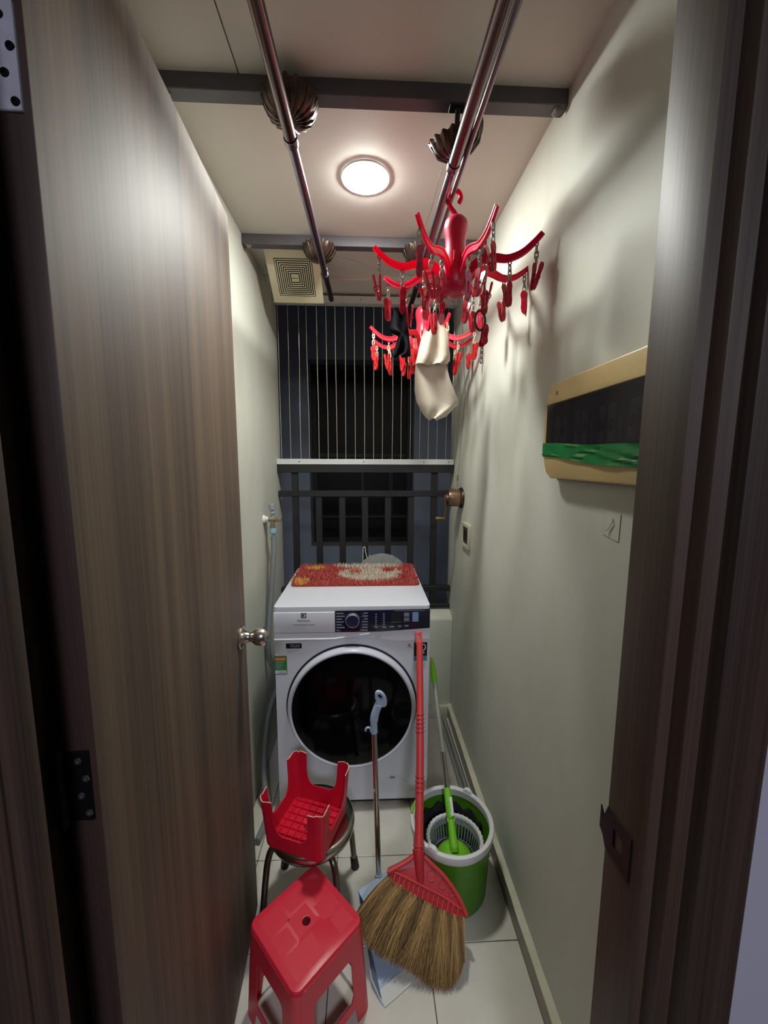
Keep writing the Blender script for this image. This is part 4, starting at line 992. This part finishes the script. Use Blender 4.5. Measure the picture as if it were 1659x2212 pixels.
# bristles
def along(pts, f):
    f = max(0, min(1, f))*(len(pts)-1); i = min(int(f), len(pts)-2); g = f-i
    return (pts[i][0]+(pts[i+1][0]-pts[i][0])*g, pts[i][1]+(pts[i+1][1]-pts[i][1])*g)
rootl = [(-.112, .700), (-.07, .722), (-.02, .745), (.03, .767), (.07, .780), (.104, .788)]
tipl = [(-.205, .785), (-.196, .815), (-.178, .846), (-.150, .865), (-.118, .880), (-.080, .893), (-.040, .910), (.000, .930), (.040, .937), (.066, .925), (.082, .900), (.095, .880)]
bm_ = MB(); tones = []
def floor_clamp(p):
    if p.z < .0015: p = Vector((p.x, p.y, .0015))
    return p
for i in range(5200):
    f = random.random(); ft = max(0, min(1, f+random.gauss(0, .045)))
    a = along(rootl, f); b = along(tipl, ft)
    layer = random.uniform(-1, 1); le = random.uniform(.88, 1.02) if random.random() < .9 else random.uniform(.7, .95)
    ao = layer*.007; bo = layer*.021+random.gauss(0, .002)
    mid_s = a[0]*.45+b[0]*.55; mid_l = a[1]*.5+b[1]*.5
    bulge = .010*(1-f)
    pts = []
    for g in (0, .33, .66, 1):
        g2 = g*le
        s = a[0]+(b[0]-a[0])*(g2**(1.15 if f > .4 else .8)); l = a[1]+(b[1]-a[1])*g2-.012*0
        sag = 0
        pts.append(floor_clamp(bp(s, l, ao+(bo-ao)*g2)))
    w_ = random.uniform(.0006, .0012)
    d = (pts[-1]-pts[0]).normalized(); u = d.cross(bn).normalized(); v = d.cross(u)
    vs = []; fs = []
    for q_, p in enumerate(pts):
        ww = w_*(1, 1, .8, .3)[q_]
        vs += [p+u*ww, p-u*ww*.5+v*ww*.87, p-u*ww*.5-v*ww*.87]
    for q_ in range(3):
        for j in range(3): fs.append((q_*3+j, q_*3+(j+1) % 3, q_*3+3+(j+1) % 3, q_*3+3+j))
    bm_.add(vs, fs)
    clump = .5+.5*math.sin(f*37+layer*2)*.7+random.gauss(0, .16)
    tones += [max(0, min(1, clump))]*12
bro = part('bristles', bm_, 'straw', br_, smooth=None, kind='stuff', label='brown dry grass bristles')
at = bro.data.attributes.new('tone', 'FLOAT', 'POINT')
if len(bro.data.vertices) == len(tones): at.data.foreach_set('value', tones)

# ------------------------------------------------------------------ dustpan
LC = Vector((.150, .916, 0)); la = R(30); lx = Vector((math.cos(la), math.sin(la), 0)); ly = Vector((-math.sin(la), math.cos(la), 0))
dp = thing('dustpan', LC+ly*.2, 'pale blue long-handled dustpan under the broom', 'dustpan')
def dpp(x, y, z): return LC+lx*x+ly*y+Vector((0, 0, z))
pm = MB(); t_ = .003
hw0, hw1, dpt = .128, .078, .205
def slab_quad(m, a, b, c, d, n_):
    n_ = Vector(n_)*t_; m.add([a, b, c, d, a+n_, b+n_, c+n_, d+n_], [(0, 3, 2, 1), (4, 5, 6, 7), (0, 1, 5, 4), (1, 2, 6, 5), (2, 3, 7, 6), (3, 0, 4, 7)])
slab_quad(pm, dpp(-hw0, .02, .003), dpp(hw0, .02, .003), dpp(hw1, dpt, .010), dpp(-hw1, dpt, .010), (0, 0, 1))
part('tray', pm, 'pan', dp)
wl1 = MB(); slab_quad(wl1, dpp(-hw0, .0, .002), dpp(-hw1, dpt, .010), dpp(-hw1-.006, dpt+.01, .085), dpp(-hw0-.004, .05, .022), lx*-1)
slab_quad(wl1, dpp(hw0, .0, .002), dpp(hw1, dpt, .010), dpp(hw1+.006, dpt+.01, .085), dpp(hw0+.004, .05, .022), lx)
slab_quad(wl1, dpp(-hw1, dpt, .010), dpp(hw1, dpt, .010), dpp(hw1+.006, dpt+.01, .085), dpp(-hw1-.006, dpt+.01, .085), ly)
slab_quad(wl1, dpp(-hw1-.006, dpt+.01, .085), dpp(hw1+.006, dpt+.01, .085), dpp(hw1+.004, dpt-.055, .078), dpp(-hw1-.004, dpt-.055, .078), (0, 0, 1))
part('walls', wl1, 'pan', dp)
lp = MB(); slab_quad(lp, dpp(-hw0, -.008, .0005), dpp(hw0, -.008, .0005), dpp(hw0, .026, .005), dpp(-hw0, .026, .005), (0, 0, 1))
part('lip', lp, 'panlip', dp)
hb0 = dpp(-.006, dpt+.012, .060); htop = Vector((.0215, 1.186, .540))
part('socket', MB().tube([dpp(-.004, dpt+.012, .030), hb0, hb0+(htop-hb0).normalized()*.03], [.015, .014, .012], 16), 'pan', dp)
part('pole', MB().tube([hb0, htop], .0088, 20), 'chrome', dp)
hdv = (htop-hb0).normalized()
part('grip', MB().tube(catmull([htop-hdv*.012, htop+Vector((.000, 0, .030)), htop+Vector((.006, .001, .060)), htop+Vector((.016, .002, .086))], 5), [.0115]*5+[.0135]*5+[.0130]*6, 16), 'pan', dp, smooth=60)
gm = Matrix.Translation(htop+Vector((.0225, .003, .104))) @ Matrix.Rotation(R(-26), 4, 'Y') @ Matrix.Rotation(PI/2, 4, 'X')
part('grip_loop', MB().plate([(p[0], p[1]) for p in circ(.0165, 28, 0, 0, 1.75)], [circ(.0066, 20, .001, .008, 1.75)[::-1]], .013, gm @ Matrix.Translation((0, 0, -.0065))), 'pan', dp, bevel=(.003, 3), smooth=60)
cl = [htop+Vector((-.019+.0085*math.cos(R(a)), -.002, -.002+.0085*math.sin(R(a)))) for a in range(-30, 215, 18)]
part('broom_clip', MB().tube(cl, .0034, 8), 'pan', dp)
part('broom_clip', MB().bar(htop+Vector((-.012, -.002, -.004)), htop+Vector((.002, 0, .0)), .010, .010), 'pan', dp)

# ------------------------------------------------------------------ mop bucket and mop
BC = Vector((.2765, 1.145, 0)); BZ = .241
bu = thing('mop_bucket', BC, 'green mop bucket with white rim and grey spin basket', 'bucket')
BMx = TM(BC, (1, 0, 0), (0, 1, 0), (0, 0, 1))
part('pail', MB().lathe([(0, .001), (.108, .001), (.114, .004), (.118, .012), (.1275, BZ-.020), (.125, BZ-.020), (.1155, .014), (.111, .008), (0, .008)], 64, BMx), 'green_b', bu, smooth=50)
part('rim', MB().lathe([(.1230, BZ-.026), (.1320, BZ-.028), (.1350, BZ-.022), (.1365, BZ-.004), (.1350, BZ), (.1245, BZ+.001), (.1215, BZ-.002)], 72, BMx, closed=True), 'rimwhite', bu, smooth=40)
for a in (R(52), R(232)):
    p = BC+Vector((.1285*math.cos(a), .1285*math.sin(a), BZ+.002)); u = Vector((-math.sin(a), math.cos(a), 0)); nn_ = Vector((math.cos(a), math.sin(a), 0))
    part('handle_pivot', MB().plate([(-.020, -.020), (.020, -.020), (.018, -.002), (.010, .008), (0, .011), (-.010, .008), (-.018, -.002)], [], .014, TM(p-nn_*.006, u, (0, 0, 1), nn_)), 'rimwhite', bu, bevel=(.002, 2))
spout = [R(x) for x in range(128, 171, 6)]
part('spout', MB().tube([BC+Vector((.1297*math.cos(a), .1297*math.sin(a), BZ-.001)) for a in spout], .0052, 8), 'green_m', bu, smooth=60)
# grey slotted basket, sitting low and forward
KC = BC+Vector((.006, -.026, 0)); KM_ = TM(KC, (1, 0, 0), (0, 1, 0), (0, 0, 1)); kz0, kz1 = .106, .200
part('basket_rim', MB().lathe([(.080, kz1-.010), (.0905, kz1-.010), (.0915, kz1-.002), (.0895, kz1), (.0815, kz1), (.080, kz1-.003)], 72, KM_, closed=True, mod=lambda i, t_, r, z: (r+.0012*math.cos(36*t_), z)), 'rimwhite', bu, smooth=50)
part('basket_floor', MB().lathe([(0, kz0-.006), (.066, kz0-.006), (.068, kz0), (0, kz0)], 48, KM_), 'basket', bu)
part('basket_band', MB().lathe([(.0785, kz1-.030), (.0815, kz1-.030), (.0835, kz1-.008), (.0805, kz1-.008)], 64, KM_, closed=True).lathe([(.066, kz0-.004), (.069, kz0-.004), (.0715, kz0+.018), (.0685, kz0+.018)], 64, KM_, closed=True), 'basket', bu)
slat = MB().bar((.0700, 0, kz0+.014), (.0800, 0, kz1-.026), .0052, .0026, (0, 1, 0))
slat_me = mesh_of('basket_slat', slat); slat_me.materials.append(M['basket'])
for k in range(44):
    o = place('basket_slat', slat_me, [], bu); o.location = (KC.x-BC.x, KC.y-BC.y, 0); o.rotation_euler = (0, 0, 2*PI*k/44)
mo = thing('spin_mop', KC+Vector((0, 0, .11)), 'spin mop with lime green head and steel pole standing in the bucket', 'mop')
HC = KC+Vector((.0, -.010, .126))
ptop = Vector((.2735, 1.545, .562))
j0 = HC+Vector((0, .004, .024)); pd = (ptop-j0).normalized()
part('mop_disc', MB().lathe([(0, -.006), (.058, -.006), (.061, 0), (.057, .010), (.044, .020), (.026, .027), (0, .030)], 48, TM(HC, (1, 0, 0), (0, .97, .2), (0, -.2, .97))), 'green_m', mo, smooth=60)
part('mop_fibres', MB().lathe([(0, -.016), (.050, -.014), (.064, -.008), (.066, -.003), (.058, -.004), (0, -.004)], 60, TM(HC, (1, 0, 0), (0, .97, .2), (0, -.2, .97)), mod=lambda i, t_, r, z: (min(r*(1+.05*math.sin(17*t_)), .068), z)), 'mopfibre', mo, smooth=60)
part('yoke', MB().tube([j0, j0+pd*.055, j0+pd*.085], [.0150, .0128, .0112], 18), 'green_m', mo, smooth=50)
part('joint', MB().tube([j0+pd*.083+Vector((-.013, 0, 0)), j0+pd*.083+Vector((.013, 0, 0))], .0062, 14), 'green_m', mo)
part('lock_sleeve', MB().tube([j0+pd*.088, j0+pd*.105, j0+pd*.165, j0+pd*.172], [.0105, .0138, .0125, .0112], 18), 'green_m', mo, smooth=50)
part('lock_button', MB().bar(j0+pd*.098+Vector((.006, -.011, .004)), j0+pd*.150+Vector((.006, -.010, .004)), .011, .006), 'rimwhite', mo, bevel=(.0015, 2))
L_ = (ptop-j0).length
part('lower_pole', MB().tube([j0+pd*.17, j0+pd*(L_*.47)], .0105, 20), 'chrome', mo)
part('upper_pole', MB().tube([j0+pd*(L_*.47), j0+pd*(L_-.06)], .0085, 20), 'tin', mo)
part('cap', MB().tube([j0+pd*(L_-.075), j0+pd*(L_-.03), ptop, ptop+pd*.03], [.0115, .0120, .0095, .003], 16), 'green_m', mo, smooth=50)
# dark rag pushed between basket and pail
rg_ = MB(); vs = []; fs = []; n = 26
for i in range(n+1):
    a = R(10)+R(170)*i/n
    for j in range(5):
        r_ = .097+.0045*j; z = .115+.080*math.sin(PI*(j+.6)/5.4)+.012*math.sin(i*1.3+j)
        vs.append(BC+Vector((r_*math.cos(a)+.002, r_*math.sin(a), z)))
for i in range(n):
    for j in range(4): q_ = i*5+j; fs.append((q_, q_+1, q_+6, q_+5))
rg_.add(vs, fs); 
rag = part('dark_rag', rg_, 'mopfibre', smooth=60); tag(rag, 'crumpled black rag stuffed behind the basket inside the green bucket', 'rag')
sol = rag.modifiers.new('thickness', 'SOLIDIFY'); sol.thickness = .002

# aluminium tubes on the floor by the skirting
for k, (x, r_, lb) in enumerate(((.402, .0095, 'inner thin aluminium tube lying along the right skirting'), (.424, .0105, 'outer thin aluminium tube lying against the right skirting'))):
    o = part('metal_tube', MB().tube([(x+.006, 1.225, r_+.0008), (x-.002, 1.985, r_+.0008)], r_, 16), 'tin')
    tag(o, lb, 'tube', 'aluminium tubes on the floor')
